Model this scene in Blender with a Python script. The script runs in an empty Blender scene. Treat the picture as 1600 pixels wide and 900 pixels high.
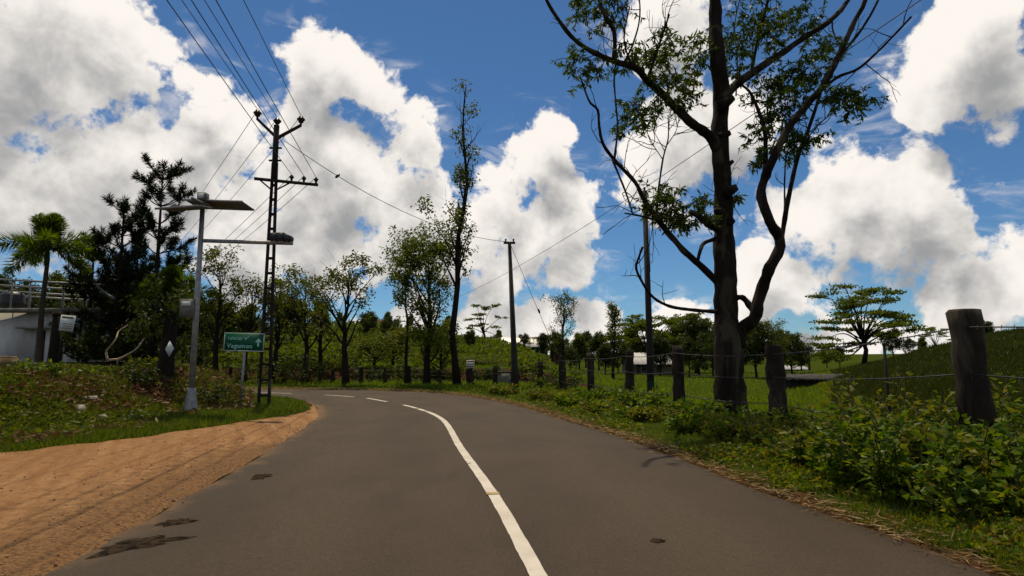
import bpy, math, random
import numpy as np
from mathutils import Vector, Matrix
R = math.radians
scene = bpy.context.scene
col = scene.collection

# ------------------------------------------------------------------ camera
F, PITCH, CAMZ = 950.0, R(6.6), 1.3          # focal length in photo pixels, upward tilt, eye height
cam = bpy.data.cameras.new('camera')
cam.sensor_width = 36.0
cam.lens = F / 1600 * 36.0
cam.clip_start = 0.05
cam.clip_end = 8000
cam_o = bpy.data.objects.new('camera', cam)
cam_o.location = (0, 0, CAMZ)
cam_o.rotation_euler = (R(90) + PITCH, 0, 0)
col.objects.link(cam_o)
scene.camera = cam_o

# ------------------------------------------------------------------ light and exposure
SUN_AZ, SUN_EL = R(-19), R(68)               # azimuth from +Y (ahead), negative = to the left
SUN = Vector((math.sin(SUN_AZ) * math.cos(SUN_EL), math.cos(SUN_AZ) * math.cos(SUN_EL), math.sin(SUN_EL)))
sl = bpy.data.lights.new('sun', 'SUN')
sl.energy = 4.0
sl.angle = R(0.55)
sl.color = (1.0, 0.85, 0.60)
so = bpy.data.objects.new('sun', sl)
so.rotation_euler = (-SUN).to_track_quat('-Z', 'Y').to_euler()
so.location = (0, 0, 60)
col.objects.link(so)
scene.view_settings.view_transform = 'Standard'
scene.view_settings.look = 'None'
scene.view_settings.exposure = 0.0
scene.view_settings.gamma = 1.0
scene.view_settings.use_curve_mapping = False
scene.render.engine = 'CYCLES'
scene.cycles.max_bounces = 4
scene.cycles.diffuse_bounces = 2
scene.cycles.glossy_bounces = 2
scene.cycles.transmission_bounces = 3
scene.cycles.transparent_max_bounces = 8
scene.cycles.caustics_reflective = False
scene.cycles.caustics_refractive = False
scene.cycles.use_denoising = True


class X:
    """A shader value with arithmetic."""
    def __init__(s, nt, k): s.nt, s.k = nt, k
    def m(s, op, *a, clamp=False):
        n = s.nt.nodes.new('ShaderNodeMath'); n.operation = op; n.use_clamp = clamp
        for i, v in enumerate((s,) + a):
            if isinstance(v, X): s.nt.links.new(v.k, n.inputs[i])
            else: n.inputs[i].default_value = v
        return X(s.nt, n.outputs[0])
    def __add__(s, o): return s.m('ADD', o)
    def __sub__(s, o): return s.m('SUBTRACT', o)
    def __mul__(s, o): return s.m('MULTIPLY', o)
    def step(s, a, b, lo=0.0, hi=1.0):
        n = s.nt.nodes.new('ShaderNodeMapRange'); n.interpolation_type = 'SMOOTHSTEP'
        s.nt.links.new(s.k, n.inputs['Value'])
        for i, v in ((1, a), (2, b), (3, lo), (4, hi)): n.inputs[i].default_value = v
        return X(s.nt, n.outputs[0])


def vmath(nt, op, a, b=None, out=0):
    n = nt.nodes.new('ShaderNodeVectorMath'); n.operation = op
    for i, v in enumerate((a, b)):
        if v is None: continue
        if isinstance(v, X): v = v.k
        if hasattr(v, 'is_linked'): nt.links.new(v, n.inputs[i])
        else: n.inputs[i].default_value = v
    return X(nt, n.outputs[out])


def noise(nt, vec, scale, detail=4, rough=0.5, dist=0.0, out=0):
    n = nt.nodes.new('ShaderNodeTexNoise')
    n.inputs['Scale'].default_value = scale; n.inputs['Detail'].default_value = detail
    n.inputs['Roughness'].default_value = rough; n.inputs['Distortion'].default_value = dist
    if vec is not None: nt.links.new(vec.k if isinstance(vec, X) else vec, n.inputs['Vector'])
    return X(nt, n.outputs[out])


def mixc(nt, f, a, b):
    n = nt.nodes.new('ShaderNodeMix'); n.data_type = 'RGBA'
    for k, v in ((0, f), (6, a), (7, b)):
        if isinstance(v, X): nt.links.new(v.k, n.inputs[k])
        elif k == 0: n.inputs[0].default_value = v
        else: n.inputs[k].default_value = (*v, 1) if len(v) == 3 else v
    return X(nt, n.outputs[2])


# cumulus: each puff is (photo x, photo y, radius in photo pixels), turned into a direction of the sky
PUFFS = [(20, 90, 100), (100, 105, 85), (195, 70, 62), (255, 105, 55), (60, 210, 130), (175, 215, 100), (265, 235, 55),
         (50, 290, 110), (190, 300, 80), (345, 160, 48), (300, 175, 42),
         (515, 130, 58), (560, 140, 45), (500, 215, 75), (545, 290, 85), (640, 255, 62), (450, 290, 70), (660, 310, 60),
         (590, 370, 80), (470, 370, 90), (370, 350, 90), (400, 420, 70),
         (850, 265, 62), (880, 215, 34), (790, 310, 62), (850, 350, 80), (900, 405, 48), (780, 410, 75), (690, 400, 70),
         (930, 490, 46), (850, 500, 50), (770, 505, 50), (640, 500, 45), (1060, 500, 55), (1150, 490, 40),
         (1060, 30, 72), (1050, 235, 78), (1130, 215, 70), (1170, 420, 45), (1000, 290, 40),
         (1310, 285, 62), (1390, 305, 66), (1290, 360, 80), (1380, 365, 80), (1450, 365, 45), (1230, 450, 60),
         (1505, 90, 70), (1440, 150, 38), (1580, 125, 52), (1500, 40, 50),
         (1480, 468, 50), (1575, 460, 54), (1700, 450, 90), (-60, 200, 160)]


def pix_dir(px, py):
    a = Vector((0, math.cos(PITCH), math.sin(PITCH))); u = Vector((0, -math.sin(PITCH), math.cos(PITCH)))
    return (a * F + Vector((1, 0, 0)) * (px - 800) + u * (450 - py)).normalized()


def cloud_group(full):
    nt = bpy.data.node_groups.new('cloud_density', 'ShaderNodeTree')
    nt.interface.new_socket('Vector', in_out='INPUT', socket_type='NodeSocketVector')
    nt.interface.new_socket('Density', in_out='OUTPUT', socket_type='NodeSocketFloat')
    gi = nt.nodes.new('NodeGroupInput'); go = nt.nodes.new('NodeGroupOutput')
    v = vmath(nt, 'NORMALIZE', gi.outputs[0])
    sep = nt.nodes.new('ShaderNodeSeparateXYZ'); nt.links.new(v.k, sep.inputs[0])
    x, y, z = (X(nt, sep.outputs[i]) for i in range(3))
    az = x.m('ARCTAN2', y); el = z.m('ARCSINE')
    cmb = nt.nodes.new('ShaderNodeCombineXYZ')
    nt.links.new(az.k, cmb.inputs[0]); nt.links.new(el.k, cmb.inputs[1])
    warp = noise(nt, v, 5.0, 3, 0.55, 0, 1)
    warp = vmath(nt, 'SUBTRACT', warp, (0.5, 0.5, 0.5))
    warp = vmath(nt, 'MULTIPLY', warp, (0.10, 0.10, 0.0))
    p = vmath(nt, 'ADD', X(nt, cmb.outputs[0]), warp)
    acc = None
    for (px, py, r) in PUFFS:
        d = pix_dir(px, py)
        c = (math.atan2(d.x, d.y), math.asin(d.z), 0)
        rr = r / F * 1.12
        l = vmath(nt, 'DISTANCE', p, c, 1).m('MULTIPLY_ADD', -1 / rr, 1.0)
        acc = l if acc is None else acc.m('SMOOTH_MAX', l, 0.25)
    # the rest of the sky: scattered cumulus of the same kind
    rest = (noise(nt, v, 2.6, 2, 0.5) - 0.53) * 5.0
    away = az.m('ABSOLUTE').step(0.80, 1.0).m('MAXIMUM', el.step(0.60, 0.75))
    rest = rest - (away * -6.0 + 6.0)
    low = (noise(nt, vmath(nt, 'MULTIPLY', v, (1, 1, 2.2)), 7.0, 2, 0.5) - 0.50) * 2.2 + el.step(0.02, 0.16, 0.25, -1.6)
    acc = acc.m('MAXIMUM', rest).m('MAXIMUM', low)
    acc = acc.m('MAXIMUM', -1.2).m('MINIMUM', 0.55 if full else 0.9)
    b1 = noise(nt, v, 12.0, 8 if full else 4, 0.60, 0.15)
    tot = acc + (b1 - 0.5) * 2.75
    nt.links.new(tot.k, go.inputs[0])
    return nt


world = bpy.data.worlds.new('World'); scene.world = world; world.use_nodes = True
nt = world.node_tree; nt.nodes.clear()
SKY = 0.075
sky = nt.nodes.new('ShaderNodeTexSky'); sky.sky_type = 'NISHITA'; sky.sun_disc = False
sky.sun_elevation = SUN_EL; sky.sun_rotation = SUN_AZ
sky.air_density = 1.0; sky.dust_density = 0.35; sky.ozone_density = 2.5; sky.altitude = 1100
tc = nt.nodes.new('ShaderNodeTexCoord')
g1 = nt.nodes.new('ShaderNodeGroup'); g1.node_tree = cloud_group(True)
nt.links.new(tc.outputs['Generated'], g1.inputs[0])
off = vmath(nt, 'ADD', tc.outputs['Generated'], tuple(SUN * 0.09))
g2 = nt.nodes.new('ShaderNodeGroup'); g2.node_tree = cloud_group(False)
nt.links.new(off.k, g2.inputs[0])
D, DS = X(nt, g1.outputs[0]), X(nt, g2.outputs[0])
wisp = noise(nt, vmath(nt, 'MULTIPLY', tc.outputs['Generated'], (1.0, 1.0, 2.6)), 9.0, 6, 0.62, 0.9)
alpha = D.step(0.02, 0.30).m('MAXIMUM', D.step(-0.75, 0.10) * wisp.step(0.50, 0.75) * 0.55)
light = (DS * 0.80 + D * 0.10).step(-0.15, 1.18, 1.0, 0.0)       # thin towards the sun = lit, thick = grey base
K = 1.0 / SKY
ccol = mixc(nt, light, (0.33 * K, 0.335 * K, 0.34 * K), (0.98 * K, 0.925 * K, 0.865 * K))
blue = nt.nodes.new('ShaderNodeVectorMath'); blue.operation = 'MULTIPLY'
nt.links.new(sky.outputs[0], blue.inputs[0]); blue.inputs[1].default_value = (0.57, 0.86, 1.06)
fin = mixc(nt, alpha, X(nt, blue.outputs[0]), ccol)
bg = nt.nodes.new('ShaderNodeBackground'); bg.inputs['Strength'].default_value = SKY
nt.links.new(fin.k, bg.inputs['Color'])
wo = nt.nodes.new('ShaderNodeOutputWorld'); nt.links.new(bg.outputs[0], wo.inputs[0])
world.cycles.sampling_method = 'MANUAL'
world.cycles.sample_map_resolution = 512

# ------------------------------------------------------------------ helpers
def at(px, py, Y):
    """World point seen at photo pixel (px, py) when it stands Y metres ahead."""
    d = pix_dir(px, py)
    return Vector((0, 0, CAMZ)) + d * (Y / d.y)


def sstep(a, b, x):
    t = np.clip((np.asarray(x, float) - a) / (b - a), 0, 1)
    return t * t * (3 - 2 * t)


def catmull(pts, n):
    P = np.array(pts, float); P = np.vstack([2 * P[0] - P[1], P, 2 * P[-1] - P[-2]])
    seg = np.linalg.norm(np.diff(P[1:-1], axis=0), axis=1); cum = np.r_[0, np.cumsum(seg)]
    out = []
    for s in np.linspace(0, cum[-1], n):
        i = min(np.searchsorted(cum, s, 'right') - 1, len(seg) - 1); t = (s - cum[i]) / seg[i]
        a, b, c, d = P[i], P[i + 1], P[i + 2], P[i + 3]
        out.append(0.5 * (2 * b + (c - a) * t + (2 * a - 5 * b + 4 * c - d) * t * t + (3 * b - a - 3 * c + d) * t ** 3))
    return np.array(out)


_hr = np.random.default_rng(5)
_perm = _hr.random((64, 64))
def vnoise(x, y, s):
    x, y = np.asarray(x, float) / s, np.asarray(y, float) / s
    i, j = np.floor(x).astype(int), np.floor(y).astype(int)
    u, v = x - i, y - j; u = u * u * (3 - 2 * u); v = v * v * (3 - 2 * v)
    g = lambda a, b: _perm[a % 64, b % 64]
    return (g(i, j) * (1 - u) + g(i + 1, j) * u) * (1 - v) + (g(i, j + 1) * (1 - u) + g(i + 1, j + 1) * u) * v


def fbm(x, y, s, o=3):
    t = 0; a = 0.5
    for k in range(o): t = t + a * (vnoise(np.asarray(x) + 17 * k, np.asarray(y) - 9 * k, s / 2 ** k) - 0.5); a *= 0.5
    return t


class MB:
    """Collects tubes, boxes, leaves; build() links them as one mesh object."""
    def __init__(s): s.v, s.f, s.n = [], [], 0
    def add(s, v, f):
        v = np.asarray(v, float).reshape(-1, 3); s.v.append(v)
        for q in (f if isinstance(f, list) else [f]):
            s.f.append(np.asarray(q, int) + s.n)
        s.n += len(v)
    def tube(s, pts, rad, k=8, cap=True, rough=0.0):
        P = np.array([tuple(p) for p in pts], float); n = len(P); r = np.broadcast_to(np.asarray(rad, float), n)
        T = np.gradient(P, axis=0); T /= np.linalg.norm(T, axis=1)[:, None] + 1e-9
        ref = np.array([0.0, 0, 1]) if abs(T[0][2]) < 0.9 else np.array([1.0, 0, 0])
        u = np.cross(T[0], ref); u /= np.linalg.norm(u)
        V = []; a = np.arange(k) * 2 * math.pi / k
        if rough:
            rr = np.random.default_rng(n * 7 + k); low = rr.normal(size=(n, k)); low = (low + np.roll(low, 1, 0) + np.roll(low, 1, 1)) / 1.7
        for i in range(n):
            u = u - T[i] * (u @ T[i]); u /= np.linalg.norm(u) + 1e-9; w = np.cross(T[i], u)
            q = r[i] * (1 + rough * low[i][:, None]) if rough else r[i]
            V.append(P[i] + q * (np.cos(a)[:, None] * u + np.sin(a)[:, None] * w))
        V = np.vstack(V); j = np.arange(k); j2 = (j + 1) % k
        Fq = np.vstack([np.c_[i * k + j, i * k + j2, (i + 1) * k + j2, (i + 1) * k + j] for i in range(n - 1)])
        fs = [Fq]
        if cap:
            V = np.vstack([V, P[0], P[-1]]); m = n * k
            fs += [np.c_[j2, j, np.full(k, m)], np.c_[(n - 1) * k + j, (n - 1) * k + j2, np.full(k, m + 1)]]
        s.add(V, fs); return s
    def box(s, c, size, rot=None, taper=1.0):
        h = np.array(size, float) / 2
        V = np.array([(x, y, z) for z in (-1, 1) for y in (-1, 1) for x in (-1, 1)], float)
        V[4:, :2] *= taper
        V *= h
        if rot is not None: V = V @ np.array(rot.to_3x3() if hasattr(rot, 'to_3x3') else rot).T
        s.add(V + np.array(tuple(c)), np.array([(0, 2, 3, 1), (4, 5, 7, 6), (0, 1, 5, 4), (2, 6, 7, 3), (0, 4, 6, 2), (1, 3, 7, 5)]))
        return s
    def lathe(s, base, prof, k=12):
        return s.tube([(base[0], base[1], base[2] + z) for z, _ in prof], [max(r, 1e-4) for _, r in prof], k)
    def leaves(s, C, Dn, L, W, rng, fold=0.0):
        """Diamond leaves: base point, direction, length, width."""
        n = len(C); Dn = Dn / (np.linalg.norm(Dn, axis=1)[:, None] + 1e-9)
        q = rng.normal(size=(n, 3)); S = np.cross(Dn, q); S /= np.linalg.norm(S, axis=1)[:, None] + 1e-9
        Nn = np.cross(S, Dn)
        L = np.broadcast_to(L, n)[:, None]; W = np.broadcast_to(W, n)[:, None]
        mid = C + Dn * L * 0.42
        V = np.stack([C, mid + S * W / 2 + Nn * W * fold, C + Dn * L - Nn * L * 0.08, mid - S * W / 2 + Nn * W * fold], 1).reshape(-1, 3)
        i = np.arange(n) * 4
        if fold: s.add(V, np.vstack([np.c_[i, i + 1, i + 2], np.c_[i, i + 2, i + 3]]))
        else: s.add(V, np.c_[i, i + 1, i + 2, i + 3])
        return s
    def blades(s, B, Dn, H, W, rng):
        n = len(B); a = rng.random(n) * 2 * math.pi
        S = np.c_[np.cos(a), np.sin(a), np.zeros(n)] * (np.broadcast_to(W, n)[:, None] / 2)
        T = B + Dn * np.broadcast_to(H, n)[:, None]
        V = np.stack([B - S, B + S, T], 1).reshape(-1, 3); i = np.arange(n) * 3
        s.add(V, np.c_[i, i + 1, i + 2]); return s
    def mesh(s, name, mat, smooth=False):
        V = np.vstack(s.v).astype(np.float32)
        me = bpy.data.meshes.new(name)
        me.vertices.add(len(V)); me.vertices.foreach_set('co', V.ravel())
        loops = np.concatenate([f.ravel() for f in s.f]); sizes = np.concatenate([np.full(len(f), f.shape[1]) for f in s.f])
        me.loops.add(len(loops)); me.loops.foreach_set('vertex_index', loops.astype(np.int32))
        st = np.r_[0, np.cumsum(sizes)[:-1]]
        me.polygons.add(len(sizes)); me.polygons.foreach_set('loop_start', st.astype(np.int32))
        me.update(calc_edges=True); me.validate()
        if smooth: me.polygons.foreach_set('use_smooth', np.ones(len(me.polygons), bool))
        me.materials.append(mat)
        return me
    def build(s, name, mat, parent=None, smooth=False):
        return link(name, s.mesh(name, mat, smooth), parent)


def link(name, me, parent=None):
    o = bpy.data.objects.new(name, me); col.objects.link(o)
    if parent is not None:
        o.parent = parent
        o.matrix_parent_inverse = parent_inv(parent)
    return o


def parent_inv(p):
    m = Matrix.Translation(p.location) @ p.rotation_euler.to_matrix().to_4x4() @ Matrix.Diagonal((*p.scale, 1))
    if p.parent: m = parent_world(p.parent) @ p.matrix_parent_inverse @ m
    return m.inverted()


def parent_world(p): return parent_inv(p).inverted()


def tag(o, label=None, cat=None, group=None, kind=None):
    for k, v in (('label', label), ('category', cat), ('group', group), ('kind', kind)):
        if v: o[k] = v
    return o


def thing(name, loc, label, cat, group=None):
    o = bpy.data.objects.new(name, None); o.location = loc; o.empty_display_size = 0.2
    col.objects.link(o)
    return tag(o, label, cat, group)


def copy_tree(o, loc, rz, sc, label, group=None):
    c = o.copy(); col.objects.link(c); c.location = loc; c.rotation_euler = (0, 0, rz); c.scale = (sc, sc, sc)
    c['label'] = label
    if group: c['group'] = group
    def kids(src, dst):
        for ch in src.children:
            d = ch.copy(); col.objects.link(d); d.parent = dst
            kids(ch, d)
    kids(o, c)
    return c


# ------------------------------------------------------------------ materials
def new_mat(name):
    m = bpy.data.materials.new(name); m.use_nodes = True
    nt = m.node_tree; b = nt.nodes['Principled BSDF']
    return m, nt, b


def objco(nt):
    return nt.nodes.new('ShaderNodeTexCoord').outputs['Object']


def bump(nt, b, h, dist, strength=1.0):
    n = nt.nodes.new('ShaderNodeBump'); n.inputs['Distance'].default_value = dist; n.inputs['Strength'].default_value = strength
    nt.links.new(h.k, n.inputs['Height']); nt.links.new(n.outputs[0], b.inputs['Normal'])


def plain(name, c1, c2=None, scale=6.0, rough=0.7, metal=0.0, bmp=0.0, detail=5, stretch=None):
    m, nt, b = new_mat(name)
    c2 = c2 or tuple(x * 0.72 for x in c1)
    co = objco(nt)
    if stretch: co = vmath(nt, 'MULTIPLY', co, stretch)
    n = noise(nt, co, scale, detail, 0.6)
    c = mixc(nt, n.step(0.32, 0.68), c1, c2)
    nt.links.new(c.k, b.inputs['Base Color'])
    b.inputs['Roughness'].default_value = rough; b.inputs['Metallic'].default_value = metal
    b.inputs['Specular IOR Level'].default_value = 0.3
    if bmp: bump(nt, b, n, bmp)
    return m


def leafmat(name, cols, trans=0.3, rough=0.5):
    """Foliage: each leaf its own tint, some light comes through."""
    m, nt, b = new_mat(name)
    g = nt.nodes.new('ShaderNodeNewGeometry')
    rp = nt.nodes.new('ShaderNodeValToRGB'); nt.links.new(g.outputs['Random Per Island'], rp.inputs[0])
    el = rp.color_ramp.elements
    while len(el) < len(cols): el.new(0.5)
    if cols[0][2] < cols[0][0] and cols[0][1] > cols[0][0]: cols = [(r_ * 0.95, g_ * 0.95, b_ * 0.55) for r_, g_, b_ in cols]
    for i, c in enumerate(cols): el[i].position = i / (len(cols) - 1); el[i].color = (*c, 1)
    nt.links.new(rp.outputs[0], b.inputs['Base Color'])
    b.inputs['Roughness'].default_value = rough; b.inputs['Specular IOR Level'].default_value = 0.12
    t = nt.nodes.new('ShaderNodeBsdfTranslucent')
    tcn = nt.nodes.new('ShaderNodeVectorMath'); tcn.operation = 'MULTIPLY'
    nt.links.new(rp.outputs[0], tcn.inputs[0]); tcn.inputs[1].default_value = (1.9, 1.8, 0.4)
    nt.links.new(tcn.outputs[0], t.inputs['Color'])
    mx = nt.nodes.new('ShaderNodeMixShader'); mx.inputs[0].default_value = trans
    nt.links.new(b.outputs[0], mx.inputs[1]); nt.links.new(t.outputs[0], mx.inputs[2])
    nt.links.new(mx.outputs[0], nt.nodes['Material Output'].inputs['Surface'])
    return m


M = {}
M['steel'] = plain('galvanised_steel', (0.30, 0.30, 0.29), (0.20, 0.20, 0.20), 8, 0.5, 0.55)
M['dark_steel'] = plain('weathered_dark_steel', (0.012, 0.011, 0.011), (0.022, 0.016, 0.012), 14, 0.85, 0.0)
M['porcelain'] = plain('brown_glazed_porcelain', (0.035, 0.018, 0.012), (0.02, 0.012, 0.01), 9, 0.3)
M['wire'] = plain('dull_conductor', (0.03, 0.03, 0.032), (0.05, 0.05, 0.05), 4, 0.6, 0.4)
M['panel_cell'] = plain('solar_cell', (0.012, 0.015, 0.035), (0.02, 0.022, 0.05), 20, 0.2)
M['panel_back'] = plain('panel_backsheet', (0.16, 0.15, 0.14), (0.11, 0.105, 0.10), 7, 0.7)
M['box_grey'] = plain('grey_painted_box', (0.16, 0.16, 0.155), (0.11, 0.11, 0.10), 9, 0.55)
M['lamp_black'] = plain('black_cast_housing', (0.02, 0.02, 0.022), (0.035, 0.035, 0.035), 12, 0.5)
M['sign_green'] = plain('green_sign_sheet', (0.0, 0.095, 0.042), (0.0, 0.075, 0.035), 5, 0.45)
M['sign_white'] = plain('white_reflective_sheet', (0.62, 0.66, 0.62), (0.50, 0.54, 0.50), 9, 0.5)
M['sign_aqua'] = plain('pale_aqua_lettering', (0.40, 0.72, 0.62), (0.32, 0.62, 0.52), 9, 0.5)
M['sign_back'] = plain('bare_aluminium', (0.35, 0.35, 0.35), (0.27, 0.27, 0.27), 6, 0.45, 0.6)
M['red_paint'] = plain('faded_red_paint', (0.30, 0.04, 0.03), (0.22, 0.03, 0.025), 8, 0.6)
M['conc'] = plain('weathered_concrete', (0.24, 0.23, 0.20), (0.12, 0.115, 0.095), 3, 0.9, 0, 0.01)
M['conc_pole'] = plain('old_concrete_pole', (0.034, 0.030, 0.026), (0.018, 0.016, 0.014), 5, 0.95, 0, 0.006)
M['wall_white'] = plain('stained_white_plaster', (0.68, 0.66, 0.63), (0.46, 0.44, 0.41), 0.7, 0.9, 0, 0.004, 8, (1, 1, 0.4))
M['wall_brown'] = plain('brown_plaster', (0.20, 0.12, 0.075), (0.13, 0.075, 0.05), 1.5, 0.9)
M['door_dark'] = plain('dark_stained_door', (0.025, 0.018, 0.013), (0.04, 0.028, 0.02), 9, 0.6)
M['glass'] = plain('window_glass', (0.02, 0.025, 0.03), (0.03, 0.035, 0.04), 2, 0.12)
M['roof_green'] = plain('green_sheet_roof', (0.02, 0.16, 0.10), (0.015, 0.11, 0.075), 2.5, 0.5)
M['roof_pale'] = plain('pale_metal_roof', (0.62, 0.62, 0.60), (0.48, 0.46, 0.43), 1.6, 0.4, 0.2)
M['roof_grey'] = plain('grey_fibre_cement', (0.070, 0.065, 0.058), (0.035, 0.033, 0.029), 2.5, 0.9)
M['roof_tile'] = plain('weathered_clay_tile', (0.18, 0.085, 0.05), (0.10, 0.055, 0.035), 2.5, 0.85)
M['tank'] = plain('black_tank_plastic', (0.018, 0.018, 0.02), (0.03, 0.03, 0.03), 3, 0.45)
M['car_white'] = plain('white_car_paint', (0.72, 0.72, 0.70), (0.66, 0.66, 0.64), 3, 0.25)
M['tyre'] = plain('tyre_rubber', (0.02, 0.02, 0.02), (0.03, 0.03, 0.03), 20, 0.9)
M['deadwood'] = plain('bleached_dead_branch', (0.36, 0.27, 0.19), (0.20, 0.14, 0.09), 6, 0.85)
M['litter'] = plain('pale_litter', (0.22, 0.20, 0.17), (0.12, 0.11, 0.09), 8, 0.6)
M['yellow_bin'] = plain('ochre_block', (0.17, 0.115, 0.05), (0.10, 0.07, 0.035), 4, 0.9)


def bark(name, c1, c2, scale=5.0, peel=None):
    m, nt, b = new_mat(name)
    co = objco(nt)
    st = vmath(nt, 'MULTIPLY', co, (1, 1, 0.22))
    n = noise(nt, st, scale * 2.2, 6, 0.62, 0.6)
    c = mixc(nt, n.step(0.3, 0.7), c1, c2)
    if peel:
        p = noise(nt, vmath(nt, 'MULTIPLY', co, (1, 1, 0.5)), 1.6, 4, 0.6, 0.8)
        c = mixc(nt, p.step(0.50, 0.62), c, peel)
    nt.links.new(c.k, b.inputs['Base Color']); b.inputs['Roughness'].default_value = 0.9
    b.inputs['Specular IOR Level'].default_value = 0.15
    bump(nt, b, n, 0.03)
    return m


M['bark_euc'] = bark('eucalyptus_bark', (0.022, 0.015, 0.010), (0.010, 0.007, 0.005), 3.0, (0.050, 0.041, 0.025))
M['bark_dark'] = bark('dark_bark', (0.022, 0.016, 0.011), (0.010, 0.008, 0.006), 5.0)
M['bark_grey'] = bark('grey_bark', (0.095, 0.075, 0.055), (0.045, 0.034, 0.025), 5.0)
M['post_wood'] = bark('weathered_post', (0.038, 0.026, 0.017), (0.014, 0.011, 0.008), 3.5, (0.060, 0.048, 0.034))
M['palm_bark'] = bark('ringed_palm_bark', (0.065, 0.054, 0.040), (0.032, 0.026, 0.02), 6.0)
M['leaf_euc'] = leafmat('eucalyptus_leaf', [(0.028, 0.050, 0.008), (0.050, 0.082, 0.013), (0.080, 0.112, 0.020)], 0.38, 0.4)
M['leaf_tree'] = leafmat('roadside_tree_leaf', [(0.040, 0.054, 0.008), (0.068, 0.086, 0.012), (0.11, 0.12, 0.018)], 0.4)
M['leaf_dark'] = leafmat('dark_tree_leaf', [(0.022, 0.033, 0.010), (0.035, 0.052, 0.013), (0.056, 0.070, 0.018)], 0.25)
M['leaf_umb'] = leafmat('umbrella_tree_leaf', [(0.050, 0.076, 0.010), (0.080, 0.112, 0.014), (0.115, 0.14, 0.020)], 0.4)
M['leaf_pine'] = leafmat('pine_needle', [(0.007, 0.014, 0.006), (0.011, 0.020, 0.007), (0.018, 0.028, 0.009)], 0.12)
M['leaf_palm'] = leafmat('palm_leaflet', [(0.030, 0.060, 0.006), (0.055, 0.095, 0.008), (0.095, 0.135, 0.012)], 0.5, 0.4)
M['leaf_bush'] = leafmat('verge_shrub_leaf', [(0.028, 0.060, 0.009), (0.055, 0.105, 0.014), (0.10, 0.15, 0.020), (0.14, 0.145, 0.028)], 0.4, 0.4)
M['leaf_bush2'] = leafmat('yellowish_weed_leaf', [(0.060, 0.075, 0.014), (0.10, 0.11, 0.022), (0.15, 0.14, 0.034)], 0.35, 0.45)
M['leaf_verge'] = leafmat('verge_creeper_leaf', [(0.030, 0.062, 0.009), (0.065, 0.110, 0.014), (0.115, 0.155, 0.020), (0.16, 0.16, 0.032), (0.13, 0.085, 0.038)], 0.4, 0.45)
M['grass'] = leafmat('grass_blade', [(0.035, 0.070, 0.010), (0.055, 0.100, 0.014), (0.090, 0.130, 0.022), (0.15, 0.135, 0.045)], 0.4)
M['grass_field'] = leafmat('meadow_grass_blade', [(0.070, 0.122, 0.008), (0.105, 0.165, 0.011), (0.145, 0.19, 0.016)], 0.45)
M['grass_shaded'] = leafmat('rough_shaded_blade', [(0.022, 0.034, 0.005), (0.036, 0.050, 0.007), (0.056, 0.064, 0.010)], 0.25)  # mound blades, darkened in colour to stand for a cloud's shadow
M['straw'] = leafmat('dry_straw', [(0.24, 0.16, 0.08), (0.36, 0.25, 0.13), (0.16, 0.10, 0.05)], 0.15)
M['litter_leaf'] = leafmat('fallen_leaf', [(0.09, 0.045, 0.02), (0.16, 0.08, 0.035), (0.055, 0.03, 0.015)], 0.1)
M['pebble'] = leafmat('shoulder_pebble', [(0.20, 0.12, 0.07), (0.30, 0.18, 0.10), (0.38, 0.27, 0.18), (0.14, 0.09, 0.055)], 0.0, 0.9)

# ------------------------------------------------------------------ road outline and terrain
RIGHT = [(7.2, -30), (5.6, -14), (3.9, -2), (3.02, 3.83), (2.55, 6.25), (2.01, 9.77), (1.02, 14.04), (0.0, 18.0), (-2.42, 23.2), (-5.33, 25.6),
         (-9.7, 26.7), (-15, 27.0), (-30, 27.2), (-60, 27.5)]
LEFT = [(0.6, -30), (-0.8, -14), (-2.6, -2), (-3.0, 3.83), (-3.27, 6.11), (-3.66, 9.08), (-4.45, 13.6), (-5.15, 15.9), (-5.75, 17.5), (-6.74, 19.4),
        (-8.4, 20.7), (-13, 21.5), (-30, 21.6), (-60, 21.8)]
CENTRE = [(3.3, -30), (1.9, -10), (0.75, 0), (0.16, 3.83), (-0.18, 6.02), (-0.75, 9.08), (-1.51, 13.31), (-2.51, 16.18), (-3.9, 18.81), (-5.45, 20.98),
          (-8.4, 23.0), (-12.5, 24.1), (-18, 24.35), (-60, 24.6)]
GRASS = [(-14, -30), (-11.5, -10), (-9.2, 2), (-7.9, 6), (-6.95, 8.38), (-6.5, 9.3), (-5.95, 10.5), (-5.55, 12.0), (-5.15, 13.4), (-5.0, 15.2), (-5.35, 16.4)]
NR = 260
eR, eL, eC, eG = catmull(RIGHT, NR), catmull(LEFT, NR), catmull(CENTRE, NR), catmull(GRASS, 140)


def pdist(x, y, poly):
    """Distance to a polyline and the side (+ = right of its direction)."""
    x = np.asarray(x, float); y = np.asarray(y, float)
    best = np.full(x.shape, 1e9); side = np.zeros(x.shape)
    for (ax, ay), (bx, by) in zip(poly[:-1], poly[1:]):
        dx, dy = bx - ax, by - ay; L2 = dx * dx + dy * dy
        t = np.clip(((x - ax) * dx + (y - ay) * dy) / L2, 0, 1)
        ex, ey = x - ax - t * dx, y - ay - t * dy; d = np.hypot(ex, ey)
        m = d < best
        best = np.where(m, d, best); side = np.where(m, dy * ex - dx * ey, side)
    return best, np.sign(side)


pR, pL, pG = eR[::6], eL[::6], eG[::5]


def zones(x, y):
    dR, sR = pdist(x, y, pR); dL, sL = pdist(x, y, pL); dG, sG = pdist(x, y, pG)
    outer = sR > 0                    # beyond the right-hand edge of the road
    inner = sL < 0                    # inside the bend, left of the road
    return dR, dL, dG, outer, inner, sG


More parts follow.
